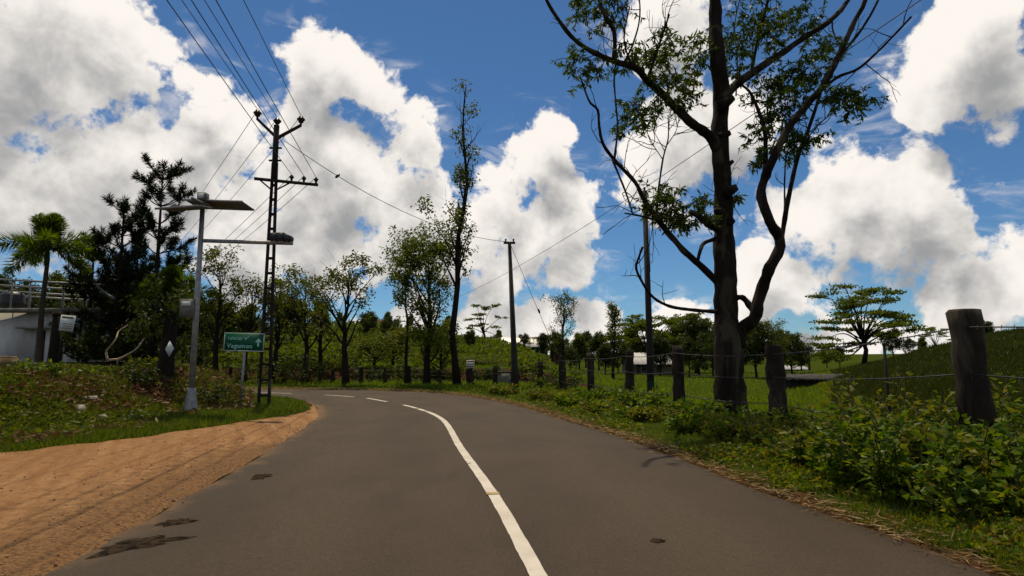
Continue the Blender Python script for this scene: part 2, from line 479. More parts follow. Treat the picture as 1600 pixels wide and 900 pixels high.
def height(x, y):
    x = np.atleast_1d(np.asarray(x, float)); y = np.atleast_1d(np.asarray(y, float))
    dR, dL, dG, outer, inner, sG = zones(x, y)
    lump = fbm(x, y, 2.2, 4)
    # outside the bend: verge, meadow, mound to the right, slope with houses straight ahead
    vz = 0.09 * sstep(0.1, 1.9, dR) + 0.09 * lump * sstep(0.2, 1.5, dR)
    mead = -0.60 * sstep(3.2, 11, dR) * sstep(-2, 6, x) * (1 - 0.5 * sstep(90, 160, y))
    mound = (np.interp(x * 38 / np.maximum(y, 20), [16, 18.5, 21, 25.6, 30, 34, 45], [0, 0.3, 1.0, 2.3, 3.1, 3.5, 3.8]) + 0.5 * fbm(x, y, 7, 4) * sstep(18, 24, x)) * sstep(9, 34, y) * (1 - sstep(90, 160, y))
    bank = (0.75 + 0.5 * fbm(x, y, 6, 2)) * sstep(33.2, 35.2, y + 1.2 * np.sin(x * 0.35) + 2 * fbm(x, y, 4, 2)) * (1 - sstep(1, 9, x))
    hh = np.interp(x, [-120, -45, -20, -8, 0, 8, 16, 40], [6, 5.4, 5.2, 3.6, 2.5, 0.7, 0.0, 0.0])
    hill = hh * sstep(36, 100, y) + 0.5 * fbm(x, y, 14, 3) * sstep(36, 60, y) * (1 - sstep(2, 14, x))
    wl = 1.0 * sstep(0.4, 4.5, dR) * sstep(-13, -21, x)
    far = 14 * sstep(160, 900, y) * (0.5 + fbm(x, y, 400, 3))
    zo = vz + mead + mound + bank * (1 - sstep(-13, -21, x)) + hill + wl + far
    # inside the bend: lawn, then an earth bank
    s = dG * np.where(sG < 0, 1, -1)                                  # > 0 beyond the dirt shoulder
    bk = 0.90 * sstep(0.9, 4.0, np.minimum(s, 50)) * sstep(-6.9, -9.6, x + 0.5 * fbm(x, y, 3, 2)) * sstep(0.4, 2.3, dL)
    zi = np.where(s > 0, 0.05 * sstep(0, 0.6, s) + bk + lump * (0.10 + 0.62 * sstep(0.9, 2.2, s) * sstep(-6.6, -9, x)) * sstep(0.2, 0.8, s) * sstep(0.1, 0.8, dL), -0.05)
    zi = np.where((y > 16.2) & (s <= 0), 0.03 * sstep(0.1, 0.8, dL), zi)
    z = np.where(outer, zo - 0.02 * (1 - sstep(0.0, 0.25, dR)), np.where(inner, zi, -0.07))
    return z


def hz(x, y): return float(height(x, y)[0])


def ground_at(px, Y):
    """Ground point Y metres ahead under photo column px (small pitch: x scales with depth)."""
    x = (px - 800) / F * Y / math.cos(PITCH) * 0.99
    return Vector((x, Y, hz(x, Y)))


def spacing(lo, hi, a, b, step, grow=1.13):
    mid = np.arange(a, b + step, step); L, Rr = [], []
    p, s = a, step
    while p > lo: s *= grow; p -= s; L.append(p)
    p, s = mid[-1], step
    while p < hi: s *= grow; p += s; Rr.append(p)
    return np.r_[L[::-1], mid, Rr]


def grid_mesh(XX, YY, ZZ):
    n, m = XX.shape; idx = np.arange(n * m).reshape(n, m)
    Fq = np.stack([idx[:-1, :-1], idx[:-1, 1:], idx[1:, 1:], idx[1:, :-1]], -1).reshape(-1, 4)
    mb = MB(); mb.add(np.stack([XX, YY, ZZ], -1).reshape(-1, 3), Fq); return mb


def ground_material():
    m, nt, b = new_mat('verge_soil_and_turf')
    co = objco(nt)
    big = noise(nt, co, 0.11, 4, 0.6)
    n1 = noise(nt, co, 0.9, 6, 0.62, 0.5)
    n2 = noise(nt, co, 9.0, 5, 0.65)
    n3 = noise(nt, co, 55.0, 3, 0.6)
    turf = mixc(nt, n2.step(0.3, 0.7), (0.028, 0.046, 0.006), (0.052, 0.078, 0.010))
    turf = mixc(nt, big.step(0.42, 0.62), turf, (0.045, 0.057, 0.010))
    soil = mixc(nt, n2.step(0.3, 0.7), (0.085, 0.042, 0.020), (0.036, 0.021, 0.013))
    a = nt.nodes.new('ShaderNodeAttribute'); a.attribute_name = 'soil'
    f = (X(nt, a.outputs['Fac']) + (n1 - 0.5) * 1.4).step(0.38, 0.62)
    pa = nt.nodes.new('ShaderNodeAttribute'); pa.attribute_name = 'mound_shade'
    shaded = mixc(nt, n2.step(0.3, 0.7), (0.013, 0.018, 0.003), (0.026, 0.034, 0.005))  # darker turf: cloud shade painted into the mound's colour
    turf = mixc(nt, (X(nt, pa.outputs['Fac']) + (n1 - 0.5) * 0.5).step(0.2, 0.6), turf, shaded)
    c = mixc(nt, f, turf, soil)
    nt.links.new(c.k, b.inputs['Base Color']); b.inputs['Roughness'].default_value = 0.95
    b.inputs['Specular IOR Level'].default_value = 0.0
    bump(nt, b, n2 * 0.7 + n3 * 0.3, 0.08)
    return m


gx = spacing(-3500, 3500, -16, 10, 0.28); gy = spacing(-400, 4200, -1, 40, 0.30)
XX, YY = np.meshgrid(gx, gy)
ZZ = height(XX.ravel(), YY.ravel()).reshape(XX.shape)
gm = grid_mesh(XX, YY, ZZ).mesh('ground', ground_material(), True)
_x, _y = XX.ravel(), YY.ravel()
_dR, _dL, _dG, _o, _i, _sG = zones(_x, _y)
gz_y, gz_x = np.gradient(ZZ, gy, gx); slope = np.hypot(gz_x, gz_y).ravel()
soil = np.where(_i, 0.30 + 0.22 * sstep(1.0, 2.0, _dG) * sstep(-6.8, -8.5, _x) + 0.45 * sstep(0.12, 0.55, slope), 0.66 * sstep(0.16, 0.40, slope) * (_y < 40) * (_y > 28) * (_x < 8))
soil = np.where(_o & (_dR < 0.35), 0.75, soil)
soil = np.where(~_o & ~_i, 0.9, soil)
at_ = gm.attributes.new('soil', 'FLOAT', 'POINT'); at_.data.foreach_set('value', soil.astype(np.float32))
shaded = sstep(17.5, 26, _x * 38 / np.maximum(_y, 20)) * sstep(9, 24, _y) * (_y < 120)  # mound mask for the painted cloud shade
at_ = gm.attributes.new('mound_shade', 'FLOAT', 'POINT'); at_.data.foreach_set('value', shaded.astype(np.float32))
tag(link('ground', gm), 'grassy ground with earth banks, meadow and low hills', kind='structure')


# --- road
def road_material():
    m, nt, b = new_mat('worn_asphalt')
    co = objco(nt)
    fine = noise(nt, co, 130.0, 3, 0.7)
    mid = noise(nt, co, 14.0, 5, 0.6)
    big = noise(nt, vmath(nt, 'MULTIPLY', co, (1.0, 0.35, 1)), 0.8, 5, 0.55, 0.3)
    c = mixc(nt, big.step(0.35, 0.68), (0.090, 0.074, 0.057), (0.066, 0.054, 0.042))
    c = mixc(nt, mid.step(0.45, 0.75) * 0.35, c, (0.048, 0.040, 0.033))
    c = mixc(nt, fine.step(0.58, 0.74) * 0.7, c, (0.17, 0.145, 0.115))
    c = mixc(nt, fine.step(0.44, 0.28) * 0.75, c, (0.028, 0.024, 0.020))
    v = nt.nodes.new('ShaderNodeTexVoronoi'); v.inputs['Scale'].default_value = 26.0; nt.links.new(co, v.inputs['Vector'])
    spot = X(nt, v.outputs['Distance']).step(0.16, 0.08) * noise(nt, co, 1.1, 3, 0.6).step(0.50, 0.66)
    c = mixc(nt, spot * 0.8, c, (0.22, 0.19, 0.155))
    grain = noise(nt, co, 46.0, 4, 0.75)
    c = mixc(nt, grain.step(0.55, 0.68) * 0.75, c, (0.155, 0.13, 0.10))
    c = mixc(nt, grain.step(0.45, 0.32) * 0.75, c, (0.034, 0.028, 0.022))
    ln = nt.nodes.new('ShaderNodeAttribute'); ln.attribute_name = 'lane'
    w_ = X(nt, ln.outputs['Fac'])
    trk = ((w_ * 25.13).m('COSINE') * -0.5 + 0.5) * noise(nt, co, 0.5, 4, 0.6).step(0.3, 0.7)
    c = mixc(nt, trk * 0.48, c, (0.048, 0.039, 0.031))
    cr = nt.nodes.new('ShaderNodeTexVoronoi'); cr.feature = 'DISTANCE_TO_EDGE'; cr.inputs['Scale'].default_value = 0.9
    wv = vmath(nt, 'MULTIPLY', vmath(nt, 'SUBTRACT', noise(nt, co, 3.0, 4, 0.6, 0, 1), (0.5, 0.5, 0.5)), (0.5, 0.5, 0.0))
    nt.links.new(vmath(nt, 'ADD', co, wv).k, cr.inputs['Vector'])
    crk = X(nt, cr.outputs['Distance']).step(0.012, 0.003) * noise(nt, co, 0.35, 3, 0.6).step(0.50, 0.60)
    c = mixc(nt, crk * 0.0, c, (0.030, 0.025, 0.021))
    pt = noise(nt, co, 0.30, 5, 0.6, 0.5)
    c = mixc(nt, pt.step(0.54, 0.60) * 0.45, c, (0.052, 0.043, 0.035))
    a = nt.nodes.new('ShaderNodeAttribute'); a.attribute_name = 'dust'
    f = (X(nt, a.outputs['Fac']) + (noise(nt, co, 2.2, 6, 0.65, 0.4) - 0.5) * 0.9).step(0.40, 0.85)
    c = mixc(nt, f * 0.8, c, (0.24, 0.155, 0.088))
    c = vmath(nt, 'MULTIPLY', c, (0.76, 0.66, 0.54))
    nt.links.new(c.k, b.inputs['Base Color']); b.inputs['Roughness'].default_value = 0.82
    b.inputs['Specular IOR Level'].default_value = 0.22
    bump(nt, b, fine * 0.5 + grain * 0.3 + mid * 0.2, 0.014)
    return m


K_ = 18
tt = np.r_[0, np.linspace(0.006, 0.994, K_ - 2), 1]
jit = 0.07 * (fbm(eL[:, 0] * 3, eL[:, 1] * 3, 1.0, 3) * 2)[:, None]
jitr = 0.08 * (fbm(eR[:, 0] * 3 + 40, eR[:, 1] * 3, 0.8, 3) * 2)[:, None]
rx = (eL[:, 0:1] - jit) * (1 - tt) + (eR[:, 0:1] + jitr) * tt
ry = eL[:, 1:2] * (1 - tt) + (eR[:, 1:2] + jitr * 0.4) * tt
rz = np.zeros_like(rx) + 0.03 * (1 - (2 * tt - 1) ** 2) - 0.03
rz[:, 0] = -0.12; rz[:, -1] = -0.12
rm = grid_mesh(rx[:, ::-1], ry[:, ::-1], rz[:, ::-1]).mesh('road', road_material(), True)
dd = np.where((ry < 19), np.exp(-(tt[None, :] * 6.0) / 0.55), 0) * np.clip(sstep(2, 5, ry) * 0.78 + 0.5 * sstep(13.0, 15.5, ry) * (1 - sstep(16.8, 18.2, ry)), 0, 1)
dd += 0.55 * np.exp(-((1 - tt[None, :]) * 6.0) / 0.28)
at_ = rm.attributes.new('dust', 'FLOAT', 'POINT'); at_.data.foreach_set('value', dd[:, ::-1].ravel().astype(np.float32))
at_ = rm.attributes.new('lane', 'FLOAT', 'POINT'); at_.data.foreach_set('value', np.broadcast_to(tt[::-1], rx.shape).ravel().astype(np.float32))
road = tag(link('road', rm), 'grey two-lane asphalt road bending to the left', kind='structure')


def road_z(x, y):
    dR, _ = pdist(np.array([x]), np.array([y]), pR); dL, _ = pdist(np.array([x]), np.array([y]), pL)
    t = float(dL[0] / (dL[0] + dR[0])); return 0.03 * (1 - (2 * t - 1) ** 2) - 0.03


# --- painted centre line: solid along the straight, broken into worn dashes in the bend
def line_material():
    m, nt, b = new_mat('worn_road_paint')
    co = objco(nt)
    w = noise(nt, co, 20.0, 6, 0.7); w2 = noise(nt, co, 1.2, 3, 0.6)
    f = (w + (w2 - 0.5) * 1.0).step(0.66, 0.78)
    c = mixc(nt, noise(nt, co, 3, 4, 0.6).step(0.3, 0.7), (0.56, 0.51, 0.44), (0.47, 0.42, 0.35))
    c = mixc(nt, f, c, (0.14, 0.125, 0.11))
    nt.links.new(c.k, b.inputs['Base Color']); b.inputs['Roughness'].default_value = 0.7
    return m


lm = line_material()
eC2 = catmull(CENTRE, 900)
cum = np.r_[0, np.cumsum(np.hypot(*np.diff(eC2, axis=0).T))]
def s_at(y): return float(np.interp(y, eC2[:620, 1], cum[:620]))
def stripe(s0, s1, w=0.108):
    n = max(4, int((s1 - s0) / 0.06)); V = []
    for s in np.linspace(s0, s1, n):
        x, y = np.interp(s, cum, eC2[:, 0]), np.interp(s, cum, eC2[:, 1])
        x2, y2 = np.interp(s + 0.2, cum, eC2[:, 0]), np.interp(s + 0.2, cum, eC2[:, 1])
        d = np.array([x2 - x, y2 - y]); d /= np.linalg.norm(d); nn = np.array([d[1], -d[0]])
        wl_, wr_ = (w / 2 * (1 + 0.04 * math.sin(s * 9.7) + 0.018 * _hr.normal()), w / 2 * (1 + 0.04 * math.sin(s * 7.3 + 1) + 0.018 * _hr.normal()))
        V += [(x - nn[0] * wl_, y - nn[1] * wl_, road_z(x, y) + 0.006), (x + nn[0] * wr_, y + nn[1] * wr_, road_z(x, y) + 0.006)]
    i = np.arange(n - 1) * 2
    mb = MB(); mb.add(V, np.c_[i, i + 1, i + 3, i + 2]); return mb
for k, (a, b) in enumerate([(s_at(-28), s_at(15.2)), (s_at(15.32), s_at(16.0)), (s_at(16.15), s_at(17.3)), (s_at(18.6), s_at(20.2)), (s_at(20.9), s_at(22.0)),
                            (s_at(22.9), s_at(22.9) + 1.6)]):
    stripe(a, b).build('centre_line_marking', lm, road)

# a yellowish patch of tape across the paint, tar-dark potholes by the left edge
mb = MB(); pz = road_z(-0.17, 6.05) + 0.011
mb.add([(-0.243, 5.99, pz), (-0.117, 6.01, pz), (-0.13, 6.10, pz), (-0.25, 6.085, pz)], np.array([(0, 1, 2, 3)]))
mb.build('tape_patch', plain('yellowed_tape', (0.42, 0.30, 0.12), (0.30, 0.21, 0.09), 12, 0.8), road)
pot_m = plain('broken_wet_asphalt', (0.010, 0.008, 0.007), (0.055, 0.038, 0.023), 16, 0.85, 0, 0.05)
pot_m.node_tree.nodes['Principled BSDF'].inputs['Specular IOR Level'].default_value = 0.02
def pothole(cx, cy, ax, ay, rot, seed):
    rg = np.random.default_rng(seed); n = 40; V = []; a = np.arange(n) * 2 * math.pi / n
    rr = 1 + 0.30 * np.interp(a, np.linspace(0, 2 * math.pi, 15), np.r_[(q := rg.normal(size=14)), q[0]]) + 0.12 * rg.normal(size=n)
    c, s = math.cos(rot), math.sin(rot)
    for k, sc in enumerate((1.0, 0.86, 0.55, 0.2)):
        for i in range(n):
            u, v = ax * sc * rr[i] * math.cos(a[i]), ay * sc * rr[i] * math.sin(a[i])
            x, y = cx + c * u - s * v, cy + s * u + c * v
            V.append((x, y, road_z(x, y) + (0.002, 0.008, 0.006, 0.007)[k] + (0 if k == 0 else 0.005 * rg.random())))
    i = np.arange(n); j = (i + 1) % n
    mb = MB(); mb.add(V, [np.vstack([np.c_[k * n + i, k * n + j, (k + 1) * n + j, (k + 1) * n + i] for k in range(3)]), np.array([3 * n + i])])
    return mb.build('pothole', pot_m, road, True)
pothole(-2.68, 4.55, 0.25, 0.15, 0.45, 3); pothole(-2.72, 5.14, 0.12, 0.10, 0.5, 8); pothole(-2.82, 7.0, 0.11, 0.13, 0.5, 12); pothole(1.05, 4.55, 0.05, 0.04, 0.2, 15)


# --- sandy shoulder between the road and the grass
def sand_material():
    m, nt, b = new_mat('orange_sandy_soil')
    co = objco(nt)
    st = vmath(nt, 'ADD', vmath(nt, 'MULTIPLY', co, (1.0, 1.0, 1)), (0, 0, 0))
    rot = nt.nodes.new('ShaderNodeVectorRotate'); rot.inputs['Angle'].default_value = R(-27); nt.links.new(co, rot.inputs['Vector'])
    tr = noise(nt, vmath(nt, 'MULTIPLY', X(nt, rot.outputs[0]), (3.6, 0.22, 1)), 1.0, 7, 0.66, 0.6)
    n2 = noise(nt, co, 7.0, 6, 0.65); n3 = noise(nt, co, 60.0, 3, 0.65)
    c = mixc(nt, tr.step(0.32, 0.68), (0.235, 0.145, 0.078), (0.335, 0.225, 0.135))
    c = mixc(nt, n2.step(0.42, 0.70) * 0.65, c, (0.165, 0.095, 0.048))
    c = mixc(nt, n3.step(0.62, 0.75) * 0.6, c, (0.10, 0.058, 0.030))
    g = nt.nodes.new('ShaderNodeAttribute'); g.attribute_name = 'grit'
    gf = (X(nt, g.outputs['Fac']) + (n2 - 0.5) * 0.9).step(0.35, 0.8)
    grit = mixc(nt, noise(nt, co, 32.0, 4, 0.7).step(0.42, 0.62), (0.20, 0.13, 0.075), (0.075, 0.048, 0.030))
    c = mixc(nt, gf * 0.85, c, grit)
    c = vmath(nt, 'MULTIPLY', c, (1.0, 0.83, 0.63))
    nt.links.new(c.k, b.inputs['Base Color']); b.inputs['Roughness'].default_value = 0.95; b.inputs['Specular IOR Level'].default_value = 0.1
    bump(nt, b, tr * 0.5 + n2 * 0.35 + n3 * 0.15, 0.10)
    return m


nA, nB = 200, 46
eLs = catmull([p for p in LEFT if p[1] <= 17.5], nA); eGs = catmull(GRASS, nA)
tb = np.linspace(0.0, 1.08, nB) ** 1.25
eLs[:, 0] += 0.14
sx = eLs[:, 0:1] * (1 - tb) + eGs[:, 0:1] * tb; sy = eLs[:, 1:2] * (1 - tb) + eGs[:, 1:2] * tb
sx = sx + 0.16 * fbm(sx * 2, sy * 2, 1.0, 3) * (tb > 0.95)
rut = (sx * 0.93 + sy * 0.36) + 0.5 * fbm(sx, sy, 4, 2)
sz = 0.012 * sstep(0.0, 0.5, tb)[None, :] + 0.045 * fbm(sx, sy, 0.7, 5) - 0.030 * (np.exp(-((rut + 1.9) / 0.16) ** 2) + np.exp(-((rut + 3.3) / 0.18) ** 2) + 0.7 * np.exp(-((rut + 2.6) / 0.12) ** 2)) * sstep(0.05, 0.2, tb)
sz = sz + np.interp(tb, [0, 0.9, 1.0, 1.08], [0.0, 0.0, 0.01, -0.08])[None, :] + np.interp(np.hypot(sx - eLs[:, 0:1], sy - eLs[:, 1:2]), [0, 0.14, 0.45], [-0.028, 0.002, 0.014])
sz = sz + 0.05 * fbm(sx, sy * 0.7, 0.30, 3) * np.exp(-np.hypot(sx - eLs[:, 0:1], sy - eLs[:, 1:2]) / 0.35)
sm = grid_mesh(sx[:, ::-1], sy[:, ::-1], sz[:, ::-1]).mesh('dirt_shoulder', sand_material(), True)
gr = np.exp(-np.clip(tb, 0, 1) / 0.30)[None, :] * (1 - sstep(8.5, 11.5, sy))
at_ = sm.attributes.new('grit', 'FLOAT', 'POINT'); at_.data.foreach_set('value', gr[:, ::-1].ravel().astype(np.float32))
tag(link('dirt_shoulder', sm), 'orange sandy dirt shoulder along the left road edge', kind='structure')

# ------------------------------------------------------------------ buildings
def box_part(name, mat, parent, c, size, rot=None):
    return MB().box(c, size, rot).build(name, mat, parent)


# white flat-roofed house on the left, pipe frame on its roof
HY = 34.0
def hp(px, py): return at(px, py, HY)
A_, B_ = hp(-70, 562), hp(148, 562)
hx0, hx1 = A_.x, B_.x
hz0 = 0.7; hz1 = hp(100, 489).z
house = thing('white_house', ((hx0 + hx1) / 2, HY, hz0), 'white flat-roofed house with pipe frame on its roof, behind the palm', 'house')
DEP = 3.6
wth = 0.22
door_x0, door_x1 = hp(54, 540).x, hp(70, 540).x
dz = hp(60, 517).z
wx0, wx1 = hp(100, 540).x, hp(118, 540).x
# front wall pieces round the doorway and the window
mb = MB()
mb.box(((hx0 + door_x0) / 2, HY + wth / 2, (hz0 + hz1) / 2), (door_x0 - hx0, wth, hz1 - hz0))
mb.box(((door_x0 + door_x1) / 2, HY + wth / 2, (dz + hz1) / 2), (door_x1 - door_x0, wth, hz1 - dz))
wz0, wz1 = hz0 + 1.0, hz0 + 2.0
mb.box(((door_x1 + wx0) / 2, HY + wth / 2, (hz0 + hz1) / 2), (wx0 - door_x1, wth, hz1 - hz0))
mb.box(((wx0 + wx1) / 2, HY + wth / 2, (hz0 + wz0) / 2), (wx1 - wx0, wth, wz0 - hz0))
mb.box(((wx0 + wx1) / 2, HY + wth / 2, (wz1 + hz1) / 2), (wx1 - wx0, wth, hz1 - wz1))
mb.box(((wx1 + hx1) / 2, HY + wth / 2, (hz0 + hz1) / 2), (hx1 - wx1, wth, hz1 - hz0))
mb.box((hx1 - wth / 2, HY + wth + (DEP - wth) / 2, (hz0 + hz1) / 2), (wth, DEP - wth - 0.004, hz1 - hz0 - 0.004))
mb.box((hx0 + wth / 2, HY + wth + (DEP - wth) / 2, (hz0 + hz1) / 2), (wth, DEP - wth - 0.004, hz1 - hz0 - 0.004))
mb.box(((hx0 + hx1) / 2, HY + DEP + wth / 2, (hz0 + hz1) / 2), (hx1 - hx0 - 0.006, wth, hz1 - hz0 - 0.006))
mb.build('wall', M['wall_white'], house)
box_part('roof_slab', M['conc'], house, ((hx0 + hx1) / 2 - 0.1, HY + 1.5, hz1 + 0.10), (hx1 - hx0 + 0.9, DEP + 1.2, 0.2))
box_part('door', M['door_dark'], house, ((door_x0 + door_x1) / 2, HY + 0.14, (hz0 + dz) / 2), (door_x1 - door_x0 - 0.01, 0.06, dz - hz0 - 0.01))
w = box_part('window', M['glass'], house, ((wx0 + wx1) / 2, HY + 0.15, (wz0 + wz1) / 2), (wx1 - wx0 - 0.01, 0.03, wz1 - wz0 - 0.01))
for xx in (wx0 + 0.03, (wx0 + wx1) / 2, wx1 - 0.03):
    box_part('window_bar', M['door_dark'], w, (xx, HY + 0.11, (wz0 + wz1) / 2), (0.045, 0.04, wz1 - wz0 - 0.02))
box_part('porch_canopy', M['conc'], house, ((hp(40, 500).x + hp(122, 500).x) / 2, HY - 0.35, hp(60, 514).z + 0.04), (hp(122, 500).x - hp(40, 500).x, 0.7, 0.12))
for px in (98, 110, 138):
    x = hp(px, 540).x
    MB().tube([(x, HY - 0.7, hz0 - 0.4), (x, HY - 0.7, hz1 if px == 138 else hp(60, 514).z - 0.02)], 0.07, 8).build('porch_post', M['dark_steel'], house)
rt = hz1 + 0.2
fr = lambda px, py, Y: at(px, py, Y)
for k, (py, Y) in enumerate([(437, 33.6), (446, 34.8), (455, 36.0), (461, 37.2)]):
    a, b = fr(-60, py - 4, Y), fr(168 - k * 5, py + 9, Y)
    MB().tube([a, b], 0.065, 6).build('roof_frame_rail', M['steel'], house)
    for px in (-40, 20, 48, 100, 150 - k * 5):
        q = (px + 60) / (228 - k * 5); p = a.lerp(b, min(max(q, 0), 1))
        MB().tube([(p.x, p.y, rt - 0.01), tuple(p)], 0.04, 6).build('roof_frame_post', M['steel'], house)
a, b = fr(150, 447, 33.0), fr(188, 474, 33.0)
MB().tube([a, b], 0.065, 6).build('roof_frame_brace', M['steel'], house)
tk = fr(40, 470, 37)
tank = thing('water_tank', (tk.x, 36, rt), 'black plastic water tank on the roof of the white house', 'tank')
MB().lathe((tk.x, 36, rt), [(0, 0.62), (0.1, 0.66), (0.45, 0.66), (0.5, 0.69), (0.55, 0.66), (0.95, 0.66), (1.15, 0.5), (1.25, 0.22)], 18).build('barrel', M['tank'], tank, True)
MB().lathe((tk.x, 36, rt + 1.24), [(0, 0.24), (0.08, 0.24), (0.1, 0.2)], 14).build('lid', M['tank'], tank, True)


def shed(name, px0, px1, base_py, eave_py, ridge_py, Y, dep, roofmat, wallmat, label, cat, corr=0, windows=0, gable=False):
    """Small building: walls, pitched roof (ridge along x), door and windows on the side we see."""
    a, b = at(px0, base_py, Y), at(px1, base_py, Y)
    x0, x1 = a.x, b.x; z0 = min(hz(x0, Y), hz(x1, Y), a.z) - 0.3
    ze, zr = at(px0, eave_py, Y).z, at(px0, ridge_py, Y + dep / 2).z
    t = thing(name, ((x0 + x1) / 2, Y, z0), label, cat)
    mb = MB()
    V = [(x0, Y, z0), (x1, Y, z0), (x1, Y + dep, z0), (x0, Y + dep, z0), (x0, Y, ze), (x1, Y, ze), (x1, Y + dep, ze), (x0, Y + dep, ze),
         (x0, Y + dep / 2, zr - 0.05), (x1, Y + dep / 2, zr - 0.05)]
    mb.add(V, [np.array([(0, 1, 5, 4), (2, 3, 7, 6)]), np.array([(1, 2, 6, 9, 5), (3, 0, 4, 8, 7)])])
    mb.build('wall', wallmat, t)
    ov = 0.35
    for s in (0, 1):
        ye = Y - ov if s == 0 else Y + dep + ov
        n = max(2, int((x1 - x0 + 2 * ov) / 0.22)) if corr else 2
        xs = np.linspace(x0 - ov, x1 + ov, n)
        sl_ = (zr - ze) / (dep / 2); zz = ze - ov * sl_
        wv = 0.045 * (np.arange(n) % 2) * corr
        top = [(x, Y + dep / 2, zr + w_ + 0.04) for x, w_ in zip(xs, wv)]; bot = [(x, ye, zz + w_ + 0.04) for x, w_ in zip(xs, wv)]
        top2 = [(x, y, z - 0.06) for x, y, z in top]; bot2 = [(x, y, z - 0.06) for x, y, z in bot]
        i = np.arange(n - 1); j = i + 1
        f = np.vstack([np.c_[i, j, n + j, n + i], np.c_[2 * n + j, 2 * n + i, 3 * n + i, 3 * n + j], np.c_[n + i, n + j, 3 * n + j, 3 * n + i]])
        f = np.vstack([f, [(0, n, 3 * n, 2 * n), (n - 1, 3 * n - 1, 4 * n - 1, 2 * n - 1)]])
        m2 = MB(); m2.add(top + bot + top2 + bot2, f); m2.build('roof', roofmat, t)
    L = x1 - x0; hgt = ze - z0
    for k in range(windows):
        cx = x0 + L * (k + 0.7) / (windows + 0.6)
        wd = MB().box((cx, Y - 0.02, z0 + 0.3 + (hgt - 0.3) * 0.6), (L * 0.10, 0.06, hgt * 0.34)).build('window', M['glass'], t)
        MB().box((cx, Y - 0.06, z0 + 0.3 + (hgt - 0.3) * 0.6 - hgt * 0.19), (L * 0.13, 0.12, 0.07)).build('sill', M['conc'], wd)
    if windows:
        MB().box((x0 + L * 0.12, Y - 0.02, z0 + 0.3 + hgt * 0.36), (L * 0.08, 0.06, hgt * 0.7)).build('door', M['door_dark'], t)
    return t


shed('brown_hillside_house', 757, 792, 546, 533, 527, 88, 5, M['roof_grey'], M['wall_brown'], 'long brown house with grey roof on the hilltop left of the green shed', 'house', 1, 3)
shed('green_shed', 786, 856, 552, 541, 527, 84, 7, M['roof_pale'], plain('green_shade_cloth', (0.012, 0.12, 0.075), (0.008, 0.085, 0.05), 2, 0.7), 'green-walled shed with pale ribbed roof on the grassy hill', 'shed', 1, 0)
shed('red_hut', 862, 880, 553, 544, 538, 86, 3.5, M['roof_tile'], plain('red_mud_wall', (0.22, 0.085, 0.05), (0.16, 0.06, 0.035), 2, 0.9), 'small red-walled hut beside the green shed', 'hut', 1, 1)
shed('white_roofed_house', 990, 1050, 577, 568, 552, 66, 7, M['roof_pale'], plain('cream_wall', (0.20, 0.155, 0.11), (0.15, 0.11, 0.08), 1.5, 0.9), 'low house with bright white roof across the meadow', 'house', 1, 2)
shed('two_storey_house', 980, 1012, 566, 541, 534, 96, 5, M['roof_grey'], M['wall_brown'], 'grey-roofed house half hidden by the umbrella trees', 'house', 0, 3)
shed('low_meadow_shed', 1238, 1330, 609, 592, 586, 33.5, 2.2, M['roof_grey'], plain('tarred_boards', (0.020, 0.016, 0.013), (0.035, 0.028, 0.02), 4, 0.9), 'low dark shed with flat grey roof below the mound', 'shed', 1, 0)
shed('distant_white_house', 1228, 1262, 582, 577, 572, 82, 4, M['roof_pale'], M['wall_white'], 'tiny pale-roofed house under the trees left of the mound', 'house', 1, 1)
shed('hilltop_cottage', 566, 592, 520, 507, 500, 97, 5, M['roof_tile'], M['wall_white'], 'pale cottage on the hill behind the bare roadside trees', 'house', 1, 2)

# ------------------------------------------------------------------ lattice electric pole, lamp, sign
def bent(pts, n=8):
    return [Vector(p) for p in catmull([tuple(p) for p in pts], n)]


PY = 16.8
pb = at(412, 634, PY); pb.z = hz(pb.x, PY)
ptop = at(433, 196, PY)
epole = thing('electric_pole', pb, 'dark ladder-braced steel electric pole behind the green road sign', 'electric pole')
hgt = ptop.z - pb.z
def half(z): return 0.145 - 0.095 * (z / (hgt * 0.86)) if z < hgt * 0.86 else 0.05
for s in (-1, 1):
    for z0_, z1_ in ((-0.5, hgt * 0.86),):
        mb = MB(); n = 6
        for k in range(n):
            a, b = z0_ + (z1_ - z0_) * k / n, z0_ + (z1_ - z0_) * (k + 1) / n
            mb.tube([(pb.x + s * half(max(a, 0)), PY, pb.z + a), (pb.x + s * half(b), PY, pb.z + b)], 0.048, 4, k in (0, n - 1))
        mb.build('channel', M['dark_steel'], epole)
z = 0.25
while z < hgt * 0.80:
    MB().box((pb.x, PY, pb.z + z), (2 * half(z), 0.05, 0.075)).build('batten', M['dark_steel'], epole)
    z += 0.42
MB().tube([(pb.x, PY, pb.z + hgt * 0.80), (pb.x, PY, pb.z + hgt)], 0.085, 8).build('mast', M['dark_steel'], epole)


def insulator(p, r, h, parent, m='porcelain'):
    prof = [(0, 0.03), (h * 0.30, 0.03), (h * 0.34, r * 0.55), (h * 0.52, r * 0.7), (h * 0.60, r), (h * 0.72, r * 0.98), (h * 0.80, r * 0.6), (h * 0.95, r * 0.5), (h, 0.02)]
    MB().lathe((p[0], p[1], p[2]), prof, 12).build('insulator', M[m], parent, True)
    return Vector((p[0], p[1], p[2] + h))


